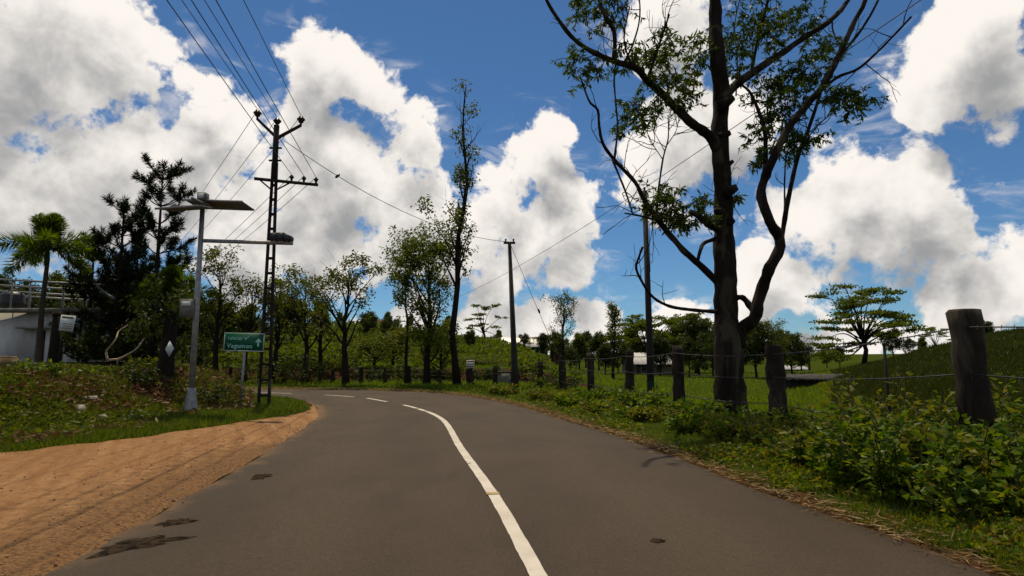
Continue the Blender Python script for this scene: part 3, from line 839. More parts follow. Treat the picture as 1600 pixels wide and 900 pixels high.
tips = []
vb = at(433, 214, PY)
for px, py, py0 in ((402, 186, 178), (470, 196, 188)):
    e = at(px, py, PY); k = at(px + (4 if px < 433 else -2), py + 12, PY)
    a = MB().tube([(vb.x, PY, vb.z - 0.06), tuple(vb.lerp(e, 0.15) - Vector((0, 0, 0.03))), tuple(vb.lerp(e, 0.93)), tuple(e)], [0.05, 0.05, 0.045, 0.045], 6).build('cross_arm', M['dark_steel'], epole)
    tips.append(insulator((e.x, PY, e.z - 0.02), 0.115, 0.30, epole))
tips.insert(1, insulator((ptop.x, PY, ptop.z - 0.04), 0.115, 0.26, epole))
ca, cb = at(397, 279, PY - 0.25), at(497, 289, PY + 0.35)
MB().box(((ca + cb) / 2), ((cb - ca).length, 0.07, 0.075), Matrix.Rotation(math.atan2(cb.y - ca.y, cb.x - ca.x), 4, 'Z') @ Matrix.Rotation(-math.asin((cb.z - ca.z) / (cb - ca).length), 4, 'Y')).build('cross_arm', M['dark_steel'], epole)
for q in (0.07, 0.57):
    p = ca.lerp(cb, q); MB().tube([tuple(p), (pb.x + (0.03 if q > .5 else -0.03), PY, at(424, 298, PY).z)], 0.022, 6).build('brace', M['dark_steel'], epole)
tips2 = []
for q in (0.575, 0.77, 0.965):
    p = ca.lerp(cb, q); tips2.append(insulator((p.x, p.y, p.z + 0.03), 0.07, 0.19, epole))
for zf in (0.915, 0.90):
    MB().box((pb.x, PY, pb.z + hgt * zf - (0.25 if zf == .9 else 0)), (0.34, 0.08, 0.035)).build('clamp', M['dark_steel'], epole)


def wire(pts, r, label, group='power lines on the steel pole', name='power_line', sag=0.0, n=14):
    a, b = Vector(pts[0]), Vector(pts[1])
    P = [a.lerp(b, t) - Vector((0, 0, sag * 4 * t * (1 - t))) for t in np.linspace(0, 1, n)]
    o = MB().tube(P, r, 5).build(name, M['wire'], None, True)
    return tag(o, label, 'cable', group)


# conductors coming in over the camera's left shoulder, and going on along the road to the left
back = [(284, 0), (320, 0), (381, 0)]; back2 = [(266, 0), (304, 0), (342, 0)]
for grp_, (tp, bk, nm) in enumerate(((tips, back, 'top'), (tips2, back2, 'cross arm'))):
    for t_, (px, py) in zip(tp, bk):
        d = pix_dir(px, py); t0 = (t_.z - CAMZ - 0.15) / d.z; q = Vector((0, 0, CAMZ)) + d * t0
        dr = q - t_; dr.z = 0; dr.normalize()
        end = t_ + dr * 46; end.z = t_.z
        o = wire((t_, end), 0.0085, ('left', 'middle', 'right')[tp.index(t_)] + ' power line running overhead from the steel pole\'s ' + ('top insulators' if grp_ == 0 else 'lower cross arm'), sag=0.35, n=24)
far_dir = Vector((-0.585, 0.811, 0))
for grp_, tp in enumerate((tips, tips2)):
    for k, t_ in enumerate(tp):
        end = t_ + far_dir * 46; end.z = t_.z - 0.3
        wire((t_, end), 0.0085, ('left', 'middle', 'right')[k] + ' power line slanting down behind the lamp from the steel pole\'s ' + ('top insulators' if grp_ == 0 else 'lower cross arm'), sag=0.55, n=24)

# solar street lamp
LY = 14.0
lb = at(297, 651, LY); lb.z = hz(lb.x, LY) - 0.03
lt = at(323, 314, LY)
lx = lb.x
lamp = thing('solar_street_lamp', lb, 'grey solar street lamp post with panels and sideways arm, left of the sign', 'street lamp')
H_ = lt.z - lb.z
MB().tube([(lx, LY, lb.z), (lx, LY, lb.z + H_ * 0.5), (lx, LY, lb.z + H_)], [0.072, 0.064, 0.052], 14).build('pole', M['steel'], lamp, True)
MB().tube([(lx, LY, lb.z - 0.05), (lx, LY, lb.z + 0.02), (lx, LY, lb.z + 0.55), (lx, LY, lb.z + 0.62)], [0.18, 0.18, 0.09, 0.078], 14).build('base_cone', M['steel'], lamp, True)
bx_ = at(297, 482, LY)
bat = MB().box((bx_.x - 0.02, LY, bx_.z), (0.30, 0.26, 0.42)).build('battery_box', M['box_grey'], lamp)
MB().box((bx_.x - 0.02, LY - 0.14, bx_.z + 0.1), (0.2, 0.02, 0.10)).build('nameplate', M['sign_white'], bat)
MB().box((lx - 0.08, LY, bx_.z), (0.16, 0.1, 0.06)).build('bracket', M['steel'], bat)
za = at(330, 376, LY).z
arm_end = at(455, 379, LY)
MB().tube([(lx, LY, za), (arm_end.x, LY + 0.1, arm_end.z)], 0.045, 8).build('arm', M['steel'], lamp, True)
for px, w_, h_ in ((427, 0.15, 0.19), (438, 0.17, 0.20)):
    p = at(px, 370, LY)
    hd = MB().box((p.x, LY + 0.08, p.z), (w_, 0.2, h_)).build('lamp_housing', M['lamp_black'], lamp)
    MB().box((p.x, LY + 0.08, p.z - h_ / 2 - 0.008), (w_ * 0.8, 0.15, 0.012)).build('lens', M['sign_white'], hd)
p = at(450, 372, LY)
hd = MB().tube([(p.x, LY - 0.06, p.z), (p.x, LY + 0.16, p.z)], [0.075, 0.085], 10).build('camera_head', M['lamp_black'], lamp)
MB().tube([(p.x, LY + 0.05, p.z - 0.05), (p.x, LY + 0.08, arm_end.z)], 0.018, 6).build('stem', M['lamp_black'], hd)
for c_, w_, tilt, dy in ((at(290, 326, LY - 0.3), 0.95, 10, -0.35), (at(342, 319, LY + 0.3), 1.36, -3, 0.35)):
    rm_ = Matrix.Rotation(R(tilt), 4, 'X') @ Matrix.Rotation(R(2 if dy > 0 else -4), 4, 'Y')
    pn = MB().box((c_.x, LY + dy, c_.z), (w_, 0.66, 0.03), rm_).build('solar_panel', M['panel_back'], lamp)
    up = rm_ @ Vector((0, 0, 0.02))
    MB().box((c_.x + up.x, LY + dy + up.y, c_.z + up.z), (w_ * 0.97, 0.63, 0.006), rm_).build('cells', M['panel_cell'], pn)
    for s in (-1, 1):
        e = rm_ @ Vector((0, s * 0.335, -0.004))
        MB().box((c_.x + e.x, LY + dy + e.y, c_.z + e.z), (w_ + 0.02, 0.025, 0.045), rm_).build('frame_rail', M['steel'], pn)
MB().box((lx, LY, lt.z - 0.06), (0.05, 1.0, 0.05)).build('panel_beam', M['steel'], lamp)
ctl = MB().box((lx, LY, lt.z + 0.09), (0.19, 0.19, 0.19)).build('controller_box', M['box_grey'], lamp)
MB().box((lx, LY - 0.1, lt.z + 0.10), (0.13, 0.012, 0.11)).build('printed_label', M['sign_white'], ctl)

# green direction sign
SY = 16.2
sb = at(374, 638, SY); sb.z = hz(sb.x, SY)
sign = thing('direction_sign', sb, 'green direction sign lettered Vagamon with arrow on a thin post', 'road sign')
c0, c1 = at(350, 550, SY), at(414, 550, SY); top_z = at(380, 520, SY).z; bot_z = at(380, 549.5, SY).z
sw, sh = c1.x - c0.x, top_z - bot_z
cx, cz_ = (c0.x + c1.x) / 2, (top_z + bot_z) / 2
RT = Matrix.Translation((cx, SY - 0.05, cz_)) @ Matrix.Rotation(R(1.6), 4, 'Y')
def splate(name, mat, parent, w, h, y, x=0, z=0, t=0.004):
    mb = MB().box((x, y, z), (w, t, h)); mb.v = [np.array([tuple(RT @ Vector(q)) for q in v]) for v in mb.v]
    return mb.build(name, mat, parent)
tilt_ = 0.045
MB().tube([(sb.x - 0.0, SY, sb.z - 0.3), (cx + 0.02, SY, top_z - 0.05)], 0.032, 10).build('post', M['steel'], sign, True)
plate = splate('sign_plate', M['sign_green'], sign, sw, sh, 0, t=0.008)
splate('back_sheet', M['sign_back'], plate, sw - 0.01, sh - 0.01, 0.0075, t=0.005)
bw = 0.022
for nm, w_, h_, x_, z_ in (('t', sw - 0.02, bw, 0, sh / 2 - bw / 2 - 0.01), ('b', sw - 0.02, bw, 0, -sh / 2 + bw / 2 + 0.01),
                           ('l', bw, sh - 0.02 - 2 * bw, -sw / 2 + bw / 2 + 0.01, 0), ('r', bw, sh - 0.02 - 2 * bw, sw / 2 - bw / 2 - 0.01, 0)):
    splate('border_strip', M['sign_white'], plate, w_, h_, -0.006, x_, z_, 0.003)


def lettering(txt, size, x, z, mat, parent, bold=0.0, spacing_=1.0, squash=1.0):
    cu = bpy.data.curves.new('lettering', 'FONT'); cu.body = txt; cu.size = size; cu.offset = bold; cu.extrude = 0.0015; cu.space_character = spacing_
    tmp = bpy.data.objects.new('tmp', cu); col.objects.link(tmp)
    dg = bpy.context.evaluated_depsgraph_get(); me = bpy.data.meshes.new_from_object(tmp.evaluated_get(dg))
    bpy.data.objects.remove(tmp); bpy.data.curves.remove(cu)
    me.transform(RT @ Matrix.Translation((x, -0.0075, z)) @ Matrix.Rotation(R(90), 4, 'X') @ Matrix.Diagonal((squash, 1, 1, 1)))
    me.materials.clear(); me.materials.append(mat); me.name = 'lettering'
    return link('lettering', me, parent)


lettering('Vagamon', 0.165, -sw / 2 + 0.10, -sh / 2 + 0.095, M['sign_aqua'], plate, 0.0015, 1.12)
lettering('\u0d35\u0d3e\u0d17\u0d2e\u0d7a', 0.125, -sw / 2 + 0.11, 0.06, M['sign_aqua'], plate, 0.001, 0.95)
mb = MB(); ax_, az_ = sw / 2 - 0.165, 0.0
mb.add([tuple(RT @ Vector((ax_ + u, -0.0075, az_ + v))) for u, v in ((-0.022, -0.105), (0.022, -0.105), (0.022, 0.05), (-0.022, 0.05), (-0.08, 0.02), (0, 0.115), (0.08, 0.02), (0.055, -0.003), (0.0, 0.06), (-0.055, -0.003))],
       [np.array([(0, 1, 2, 3)]), np.array([(4, 9, 8, 5), (5, 8, 7, 6)])])
mb.build('arrow', M['sign_aqua'], plate)

# ------------------------------------------------------------------ other poles and their cables
U1 = ground_at(804, 25.6); u1t = at(796, 378, 25.6)
up1 = thing('utility_pole', U1, 'square concrete utility pole with short cross arm near the bend', 'utility pole')
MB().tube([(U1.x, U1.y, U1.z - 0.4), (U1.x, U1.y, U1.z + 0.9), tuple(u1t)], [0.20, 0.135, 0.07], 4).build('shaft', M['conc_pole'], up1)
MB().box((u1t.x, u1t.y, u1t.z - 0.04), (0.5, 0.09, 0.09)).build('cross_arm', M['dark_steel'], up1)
i1 = insulator((u1t.x - 0.16, u1t.y, u1t.z), 0.05, 0.14, up1)
insulator((u1t.x + 0.17, u1t.y, u1t.z), 0.05, 0.14, up1)
U2 = ground_at(1015, 20.5); u2t = at(1007, 298, 20.5)
up2 = thing('utility_pole', U2, 'thin dark utility pole left of the big eucalyptus', 'utility pole')
MB().tube([(U2.x, U2.y, U2.z - 0.4), (U2.x, U2.y, U2.z + 1.6), tuple(u2t)], [0.13, 0.115, 0.08], 8).build('shaft', M['dark_steel'], up2)
tb_ = MB().tube([(U2.x, U2.y, U2.z + 0.05), (U2.x, U2.y, U2.z + 0.55)], [0.135, 0.129], 8, False).build('green_sleeve', plain('green_paint_band', (0.008, 0.035, 0.016), (0.006, 0.022, 0.010), 6, 0.8), up2)
insulator((u2t.x, u2t.y, u2t.z - 0.02), 0.05, 0.15, up2)
c1_ = wire((at(446, 221, PY), u1t), 0.010, 'long sagging cable with a strain insulator from steel pole to concrete pole', 'service cables', 'service_cable', 0.62, 20)
def strain(p, q, o):
    d = (Vector(q) - Vector(p)).normalized() * 0.11
    MB().tube([Vector(p) - d, Vector(p) - d * 0.5, Vector(p) + d * 0.5, Vector(p) + d], [0.015, 0.045, 0.045, 0.015], 8).build('strain_insulator', M['porcelain'], o, True)
a_, b_ = at(446, 221, PY), u1t
strain(a_.lerp(b_, 0.17) - Vector((0, 0, 0.62 * 4 * 0.17 * 0.83)), a_.lerp(b_, 0.2), c1_)
gend = ground_at(893, 26.5)
c2_ = wire((u1t, gend), 0.010, 'stay wire with insulator running down from the concrete pole', 'service cables', 'stay_wire', 0.05, 8)
strain(u1t.lerp(gend, 0.47), gend, c2_)
d = pix_dir(1440, 0); q = Vector((0, 0, CAMZ)) + d * ((u2t.z + 0.6 - CAMZ) / d.z)
dr = (q - u2t).normalized()
wire((u2t + Vector((0, 0, .1)), u2t + dr * 26), 0.010, 'dark cable rising to the upper right behind the big eucalyptus', 'service cables', 'service_cable', 0.05, 10)
wire((u2t + Vector((0, 0, .1)), at(700, 470, 52)), 0.010, 'faint cable running down left from the thin utility pole', 'service cables', 'service_cable', 0.35, 12)
wire((at(1014, 345, 20.5), at(1016, 425, 20.5)), 0.009, 'short loose wire hanging beside the thin utility pole', 'service cables', 'hanging_wire', 0, 5)

# ------------------------------------------------------------------ fence
fence = thing('roadside_fence', ground_at(1208, 11.0), 'weathered post and barbed wire fence along the outside of the bend', 'fence')
def fpost(px, Y, top_py, wpx, lean=0.0, seed=0):
    g = ground_at(px, Y); t = at(px, top_py, Y); t.x = g.x + lean
    r = wpx / F * Y / 2; rg = np.random.default_rng(seed)
    n = 14; P, rr = [], []; lean += rg.normal() * 0.03
    for k in range(n):
        q = k / (n - 1); P.append((g.x + lean * q + rg.normal() * r * 0.07, Y + rg.normal() * r * 0.07, g.z - 0.25 + (t.z - g.z + 0.25) * q)); rr.append(r * (1.10 - 0.16 * q) * (1 + 0.05 * rg.normal()))
    P.append((P[-1][0], P[-1][1], t.z + r * 0.12)); rr.append(r * 0.84)
    o = MB().tube(P, rr, 14, True, 0.026).build('post', M['post_wood'], fence, True)
    return Vector((g.x, Y, g.z)), t
posts = [fpost(*a, seed=i) for i, a in enumerate([(1515, 6.4, 486, 45, -0.02), (1211, 11.0, 541, 27, -0.03), (1058, 13.6, 541, 18, 0.0), (981, 16.0, 548, 14, -0.02), (923, 19.4, 553, 11, 0.0),
    (878, 22.6, 558, 11, 0.02), (843, 24.6, 566, 9, 0.0), (774, 27.6, 572, 8, 0.0), (736, 28.4, 575, 12, 0.0), (688, 29.2, 578, 7, 0.01), (640, 29.5, 572, 9, -0.02), (603, 29.8, 575, 6, 0.0),
    (566, 29.6, 574, 6, 0.0), (520, 29.8, 578, 6, 0.02), (484, 30, 576, 7, 0), (445, 30, 575, 7, 0), (408, 30, 575, 6, 0), (362, 30, 574, 6, 0), (330, 30, 574, 6, 0)])]
prev = (Vector((5.6, 1.0, hz(5.6, 1.0))), Vector((5.6, 1.0, hz(5.6, 1.0) + 1.6)))
allp = [prev] + posts
for fr_ in (0.30, 0.62, 0.90):
    for (g0, t0), (g1, t1) in zip(allp[:-1], allp[1:]):
        a, b = g0.lerp(t0, fr_), g1.lerp(t1, fr_)
        off_ = Vector((-0.10, -0.06, 0))
        mb = MB(); P = [a.lerp(b, t) - Vector((0, 0, 0.05 * 4 * t * (1 - t))) + off_ for t in np.linspace(0, 1, 8)]
        mb.tube(P, 0.007, 4)
        L = (b - a).length
        if a.y < 15:
            for s in np.arange(0.08, L, 0.13):
                p = a.lerp(b, s / L) - Vector((0, 0, 0.05 * 4 * (s / L) * (1 - s / L))) + off_
                mb.tube([p + Vector((0.012, 0.01, 0.022)), p - Vector((0.012, 0.01, 0.022))], 0.0045, 3, False)
        mb.build('barbed_wire', M['wire'], fence)
# small board on the fence post by the bend
g = ground_at(736, 28.2)
bd = thing('notice_board', (g.x, 28.1, g.z), 'tiny red and white notice board fixed to a fence post at the bend', 'notice board')
p = at(735, 569, 28.1)
MB().box(p, (0.36, 0.02, 0.36)).build('board', M['sign_white'], bd)
for dz_ in (0.13, 0.0, -0.10):
    MB().box(p + Vector((0, -0.013, dz_)), (0.32, 0.004, 0.06 if dz_ > .1 else 0.035)).build('printed_band', M['red_paint'], bd)
# thin iron stake in the meadow and a concrete block by the road
g = ground_at(1382, 9.5); t = at(1381, 537, 9.5)
st_ = thing('iron_stake', g, 'thin dark iron stake standing up behind the bushes', 'stake')
MB().tube([(g.x, g.y, g.z - 0.2), (g.x, g.y, (g.z + t.z) / 2), tuple(t)], [0.022, 0.021, 0.02], 6).build('rod', M['dark_steel'], st_)
MB().tube([(t.x, t.y, t.z - 0.03), (t.x, t.y, t.z + 0.01)], [0.03, 0.02], 6).build('cap', M['dark_steel'], st_)
g = ground_at(790, 29.5)
cb_ = thing('concrete_trough', g, 'small grey concrete trough on the grass behind the concrete pole', 'trough')
mb = MB(); w_, d_, h_ = 0.38, 0.8, 0.5
mb.box((g.x, g.y - d_ / 2, g.z + h_ / 2), (w_ * 2 + 0.2, 0.12, h_)).box((g.x, g.y + d_ / 2, g.z + h_ / 2), (w_ * 2 + 0.2, 0.12, h_))
mb.box((g.x - w_, g.y, g.z + h_ / 2), (0.12, d_ - 0.124, h_ - 0.004)).box((g.x + w_, g.y, g.z + h_ / 2), (0.12, d_ - 0.124, h_ - 0.004))
mb.build('basin', M['conc'], cb_)
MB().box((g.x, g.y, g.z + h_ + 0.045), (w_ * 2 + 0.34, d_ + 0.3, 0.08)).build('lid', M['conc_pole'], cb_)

# poster on a dark stump-like post, diamond plate, ochre block, dead branch on the left bank
g = ground_at(84, 17.2); t = at(90, 487, 17.2)
dp = thing('dark_post', g, 'thick charred post on the left bank below the poster', 'post')
MB().tube([(g.x, g.y, g.z - 0.3), (g.x + 0.04, g.y, g.z + 0.8), (t.x, t.y, t.z)], [0.15, 0.13, 0.11], 9).build('shaft', M['bark_dark'], dp, True)
MB().tube([(t.x, t.y, t.z - 0.14), (t.x, t.y, t.z + 0.02)], [0.125, 0.1], 9).build('top_collar', M['bark_dark'], dp, True)
pp = at(105, 505, 16.95)
po = thing('poster', pp, 'white printed poster hung on the dark post before the white house', 'poster')
rp_ = Matrix.Rotation(R(5), 4, 'Y')
MB().box(pp, (0.40, 0.015, 0.44), rp_).build('sheet', M['sign_white'], po)
MB().box(pp + Vector((0.01, -0.012, 0.16)), (0.32, 0.004, 0.06), rp_).build('printed_heading', M['box_grey'], po)
for k in range(3):
    MB().box(pp + Vector((0.02, -0.012, -0.02 - k * 0.06)), (0.26 - 0.05 * (k % 2), 0.004, 0.018), rp_).build('printed_line', M['panel_back'], po)
dpn = at(265, 545, 15.55)
di = thing('diamond_plate', dpn, 'white diamond-shaped marker plate on the dark trunk left of the lamp', 'marker')
mb = MB(); mb.box((0, 0, 0), (0.19, 0.012, 0.19)); rr_ = Matrix.Translation(dpn) @ Matrix.Diagonal((0.82, 1, 1.55, 1)) @ Matrix.Rotation(R(42), 4, 'Y')
mb.v = [np.array([tuple(rr_ @ Vector(q)) for q in v]) for v in mb.v]; mb.build('plate', M['sign_white'], di)
MB().tube([dpn + Vector((0, -0.012, 0.1)), dpn + Vector((0, 0.03, 0.1))], 0.01, 6).build('nail', M['dark_steel'], di)
g = ground_at(8, 15.5)
ob = thing('ochre_block', g, 'ochre earth-stained block half sunk in the left bank', 'block')
MB().box((g.x, g.y, g.z + 0.16), (0.55, 0.35, 0.42), Matrix.Rotation(R(8), 4, 'Z'), 0.92).build('stone', M['yellow_bin'], ob)
MB().box((g.x + 0.03, g.y, g.z + 0.385), (0.46, 0.3, 0.05), Matrix.Rotation(R(5), 4, 'Z'), 0.85).build('crust', M['yellow_bin'], ob)
br = thing('dead_branch', at(172, 563, 15.5), 'pale crooked dead branch lying on the left bank', 'branch')
for pts, r in (([(167, 563), (185, 561), (200, 554), (213, 545), (226, 528)], 0.035), ([(168, 562), (166, 550), (172, 542), (181, 530), (186, 517), (200, 508)], 0.032), ([(183, 561), (184, 580), (186, 590), (181, 606), (184, 612)], 0.018)):
    P = [at(x, y, 15.3 + 0.25 * math.sin(k * 1.7)) for k, (x, y) in enumerate(pts)]
    MB().tube(bent(P, 14), np.linspace(r, r * 0.45, 14), 7).build('limb', M['deadwood'], br, True)
for k, (px, py, w_, h_, rz_) in enumerate([(126, 643, 0.22, 0.15, 0.5), (140, 626, 0.34, 0.07, 0.2), (158, 655, 0.36, 0.08, -.2), (205, 648, 0.10, 0.07, 1.2), (222, 656, 0.10, 0.06, .3)]):
    d = pix_dir(px, py)
    s = 6.0
    while s < 30:
        q = Vector((0, 0, CAMZ)) + d * s
        if hz(q.x, q.y) > q.z: break
        s += 0.03
    lt_ = MB(); n = 8; a = np.arange(n) * 2 * math.pi / n; rg = np.random.default_rng(k); rr = 0.5 * (1 + 0.25 * rg.normal(size=n))
    RTk = Matrix.Translation(q + Vector((0, -0.04, 0.05))) @ Matrix.Rotation(rz_, 4, 'Z') @ Matrix.Rotation(R(48), 4, 'X')
    V = [tuple(RTk @ Vector((w_ * rr[i] * math.cos(a[i]), h_ * rr[i] * math.sin(a[i]) * 1.4, zz + 0.03 * math.sin(3 * a[i])))) for zz in (0.0, 0.012) for i in range(n)]
    i = np.arange(n); j = (i + 1) % n
    lt_.add(V, [np.array([i[::-1]]), np.array([n + i]), np.c_[i, j, n + j, n + i]])
    o = lt_.build('litter_scrap', M['litter'])
    tag(o, ['largest white litter scrap lying on the left earth bank', 'long thin pale litter strip highest on the left bank', 'long pale litter strip low on the left bank', 'small pale scrap on the bank below the dead branch', 'small pale scrap at the bank foot nearest the lamp', 'small pale scrap between the long strip and the bank foot', 'tiny pale scrap beside the lamp base', 'pale scrap at the edge of the sandy shoulder'][k], 'litter', 'litter on the left bank')

# ------------------------------------------------------------------ trees
def rand_dirs(rng, n):
    v = rng.normal(size=(n, 3)); return v / np.linalg.norm(v, axis=1)[:, None]


def tree_thing(name, base, label, cat='tree', group=None):
    return thing(name, base, label, cat, group)


def clump(mb, rng, c, sig, n, L, W, droop=0.35, flat=1.0, fold=0.0):
    C = np.array(tuple(c)) + rand_dirs(rng, n) * (1.7 * rng.random((n, 1)) ** 0.5) * np.array([sig, sig, sig * flat])
    D = rand_dirs(rng, n) + np.array([0, 0, -droop]) * 2
    mb.leaves(C, D, L * (0.6 + 0.8 * rng.random(n)), W * (0.7 + 0.6 * rng.random(n)), rng, fold)


def wander(rng, p, d, L, n, curl, up):
    P = [np.array(p, float)]; d = np.array(d, float); d /= np.linalg.norm(d)
    for k in range(n):
        d = d + rng.normal(size=3) * curl + np.array([0, 0, up]); d /= np.linalg.norm(d)
        P.append(P[-1] + d * L / n)
    return P, d


def gen_tree(rng, H, r0, start, n_main, ang, spread, tips_n, leaf_n, leaf_L, leaf_W, sig, up=0.10, flat=1.0, lean=0.0, profile=None, droop=0.35, curl=0.10, bare=0.0, trunk_top=1.0):
    """Wood and leaves of one tree standing at the origin."""
    wood, lv = MB(), MB()
    n = 12; P = [np.array([0, 0, -0.3])]; x = y = 0
    for k in range(1, n + 1):
        x += rng.normal() * H * 0.007 + lean * H / n; y += rng.normal() * H * 0.007
        P.append(np.array([x, y, H * trunk_top * k / n]))
    rad = r0 * np.linspace(1, 0.10, n + 1) ** 0.9; rad[0] *= 1.35
    wood.tube(P, rad, 9)
    P = np.array(P)
    for m in range(n_main):
        q = start + (1 - start) * (m + rng.random() * 0.8) / n_main
        q = min(q, 0.97)
        i = min(int(q * n), n - 1); f = q * n - i
        p = P[i] * (1 - f) + P[i + 1] * f; r = np.interp(q * n, np.arange(n + 1), rad)
        prof = profile(q) if profile else 1.0 - 0.55 * (q - start) / (1 - start)
        L = spread * prof * (0.75 + 0.5 * rng.random())
        az = m * 2.4 + rng.random() * 0.9; a = ang * (0.8 + 0.4 * rng.random())
        d = (math.sin(a) * math.cos(az), math.sin(a) * math.sin(az), math.cos(a))
        B, dl = wander(rng, p, d, L, 7, curl, up)
        br = np.linspace(max(min(r * 0.6, 0.035 * L + 0.012), 0.012), 0.008, 8)
        wood.tube(B, br, 6, False)
        isbare = rng.random() < bare
        for t in range(tips_n):
            k = 2 + int(rng.random() * 5.9); k = min(k, 7)
            dd = dl + rand_dirs(rng, 1)[0] * 0.9 + np.array([0, 0, 0.2])
            T, _ = wander(rng, B[k], dd, L * (0.25 + 0.3 * rng.random()), 4, curl * 1.2, up * 0.8)
            wood.tube(T, np.linspace(br[k] * 0.55, 0.005, 5), 4, False)
            if not isbare:
                for e in (T[-1], T[-2] if rng.random() < 0.6 else T[-1]):
                    clump(lv, rng, e, sig * (0.7 + 0.6 * rng.random()), max(3, int(leaf_n * (0.5 + rng.random()))), leaf_L, leaf_W, droop, flat)
        if not isbare: clump(lv, rng, B[-1], sig, leaf_n, leaf_L, leaf_W, droop, flat)
    return wood, lv


def place(name, base, wl, barkm, leafm, label, cat='tree', group=None, rz=0.0, sc=1.0):
    t = tree_thing(name, (0, 0, 0), label, cat, group)
    wl[0].build('trunk', M[barkm], t, True)
    wl[1].build('crown', M[leafm], t)
    t.location = base; t.rotation_euler = (0, 0, rz); t.scale = (sc, sc, sc)
    return t


# --- the big eucalyptus beside the fence: limbs followed one by one
EY = 13.2
RG = np.random.default_rng(11)
ebase = ground_at(1142, EY)
euc = tree_thing('eucalyptus_tree', (ebase.x, ebase.y, ebase.z), 'big spreading eucalyptus with thick trunk behind the right-hand fence', 'tree')
px2m = EY / F
def limb(pts, r0, r1, dy0, dy1, n=None, k=9, power=1.0):
    m = len(pts); ys = np.linspace(dy0, dy1, m)
    P = bent([at(x, y, EY + d + (0.12 * math.sin(i * 2.1) if 0 < i else 0)) for i, ((x, y), d) in enumerate(zip(pts, ys))], n or m * 4)
    r = (r0 + (r1 - r0) * np.linspace(0, 1, len(P)) ** power) * px2m
    r = r * (1 + 0.05 * np.sin(np.arange(len(P)) * 1.7) + 0.03 * RG.normal(size=len(P)))
    return P, r
ew, el = MB(), MB()
P, r = limb([(1143, 680), (1142, 655), (1140, 600), (1137, 540), (1135, 490), (1133, 430), (1131, 360), (1130, 300), (1126, 250), (1124, 205), (1127, 150), (1122, 100), (1118, 50), (1117, 0), (1116, -80), (1122, -170), (1118, -260)], 27, 5, 0, 0.3, 70, 16)
r = np.interp(np.linspace(0, 1, 70), [0, .03, .09, .2, .3, .42, .55, .7, .8, 1], np.array([32, 25.5, 21, 18.2, 15.6, 13.8, 12.8, 9.5, 7.5, 3.5])) * px2m * (1 + 0.035 * RG.normal(size=70))
ew.tube(P, r, 18, True, 0.05)
trunkP = P
LIMBS = [  # points, radius at start/end in photo pixels, depth offset start/end
    ([(1130, 450), (1100, 420), (1070, 393), (1045, 365), (1022, 336), (1004, 308), (992, 284), (960, 250), (942, 224), (936, 196), (934, 172), (922, 160), (912, 136), (906, 118)], 9, 1.5, 0, -1.2),
    ([(960, 250), (965, 200), (962, 160), (960, 116), (968, 70)], 2.6, 1.2, -0.8, -1.0),
    ([(957, 250), (976, 296), (988, 332)], 2.4, 1.6, -0.8, -1.1), ([(976, 333), (1003, 338), (1032, 346)], 1.3, 2.2, -1.0, -0.3),
    ([(1026, 338), (1028, 304), (1036, 248), (1044, 216), (1044, 180)], 2.8, 1.0, -0.3, 0.5), ([(1036, 250), (1020, 225), (1008, 200)], 1.2, .6, .2, .4), ([(1040, 230), (1056, 205), (1062, 180)], 1.2, .6, .3, .7),
    ([(1122, 235), (1108, 212), (1080, 192), (1048, 160), (1014, 128), (992, 106), (960, 96), (920, 78), (892, 56), (868, 24), (854, 0), (838, -40)], 13, 2.0, 0, -2.2),
    ([(1012, 124), (1028, 76), (1046, 22)], 3.5, 1.5, -1, -1.5), ([(960, 96), (960, 52), (950, 34), (936, 0), (930, -50)], 5.5, 2, -1.4, -1.2), ([(976, 98), (992, 60), (1000, 20), (995, -40)], 2.5, 1, -1.4, -.6),
    ([(985, 100), (975, 60), (984, 10)], 2, 1, -1.2, -1.8),
    ([(1128, 158), (1150, 132), (1184, 108), (1220, 84), (1260, 56), (1292, 36), (1320, 8), (1340, -30), (1352, -90)], 11, 3.5, 0, 2.0),
    ([(1174, 112), (1184, 64), (1200, 0), (1210, -60)], 4, 2, .6, .2), ([(1150, 150), (1152, 90), (1148, 40), (1160, -20)], 1.8, 1, .4, 1.0), ([(1300, 30), (1302, 50), (1314, 72)], 2, 1.6, 1.4, 1.2),
    ([(1150, 540), (1160, 514), (1180, 496), (1184, 472), (1192, 448), (1203, 418), (1219, 388), (1216, 368), (1204, 348), (1189, 306), (1196, 276), (1208, 248), (1232, 200), (1264, 160), (1288, 132), (1312, 84), (1336, 32), (1352, 0), (1362, -60)], 16, 3, 0.1, -1.6),
    ([(1219, 388), (1224, 355), (1232, 308), (1248, 240), (1264, 200), (1280, 152), (1290, 118), (1316, 84), (1350, 40), (1374, -4), (1390, -50)], 6, 2.0, -0.4, 0.9),
    ([(1196, 276), (1196, 236), (1194, 200), (1174, 148), (1156, 130)], 6.5, 2.2, -.6, .2), ([(1226, 330), (1226, 312), (1226, 280), (1228, 236)], 2.2, 1.4, -.3, .3),
    ([(1284, 140), (1310, 120), (1340, 108), (1368, 84), (1392, 60), (1424, 26)], 3.5, 1.5, -1.3, -2.4),
    ([(1120, 487), (1080, 484), (1045, 478), (1020, 464), (1003, 440), (994, 418), (999, 400), (1004, 386)], 4.5, 1.8, 0, -1.6),
    ([(1120, 372), (1100, 380), (1094, 392), (1090, 408)], 4.5, 3.2, -.1, -.35), ([(1128, 362), (1106, 350), (1092, 338), (1078, 330)], 9, 4.5, 0, -.7),
    ([(1150, 465), (1162, 466), (1176, 484)], 5, 6, -.1, .0), ([(1250, 240), (1270, 205), (1300, 176)], 1.6, .8, 0, -.6), ([(1130, 300), (1145, 320), (1152, 308)], 2, 1, 0, .3)]
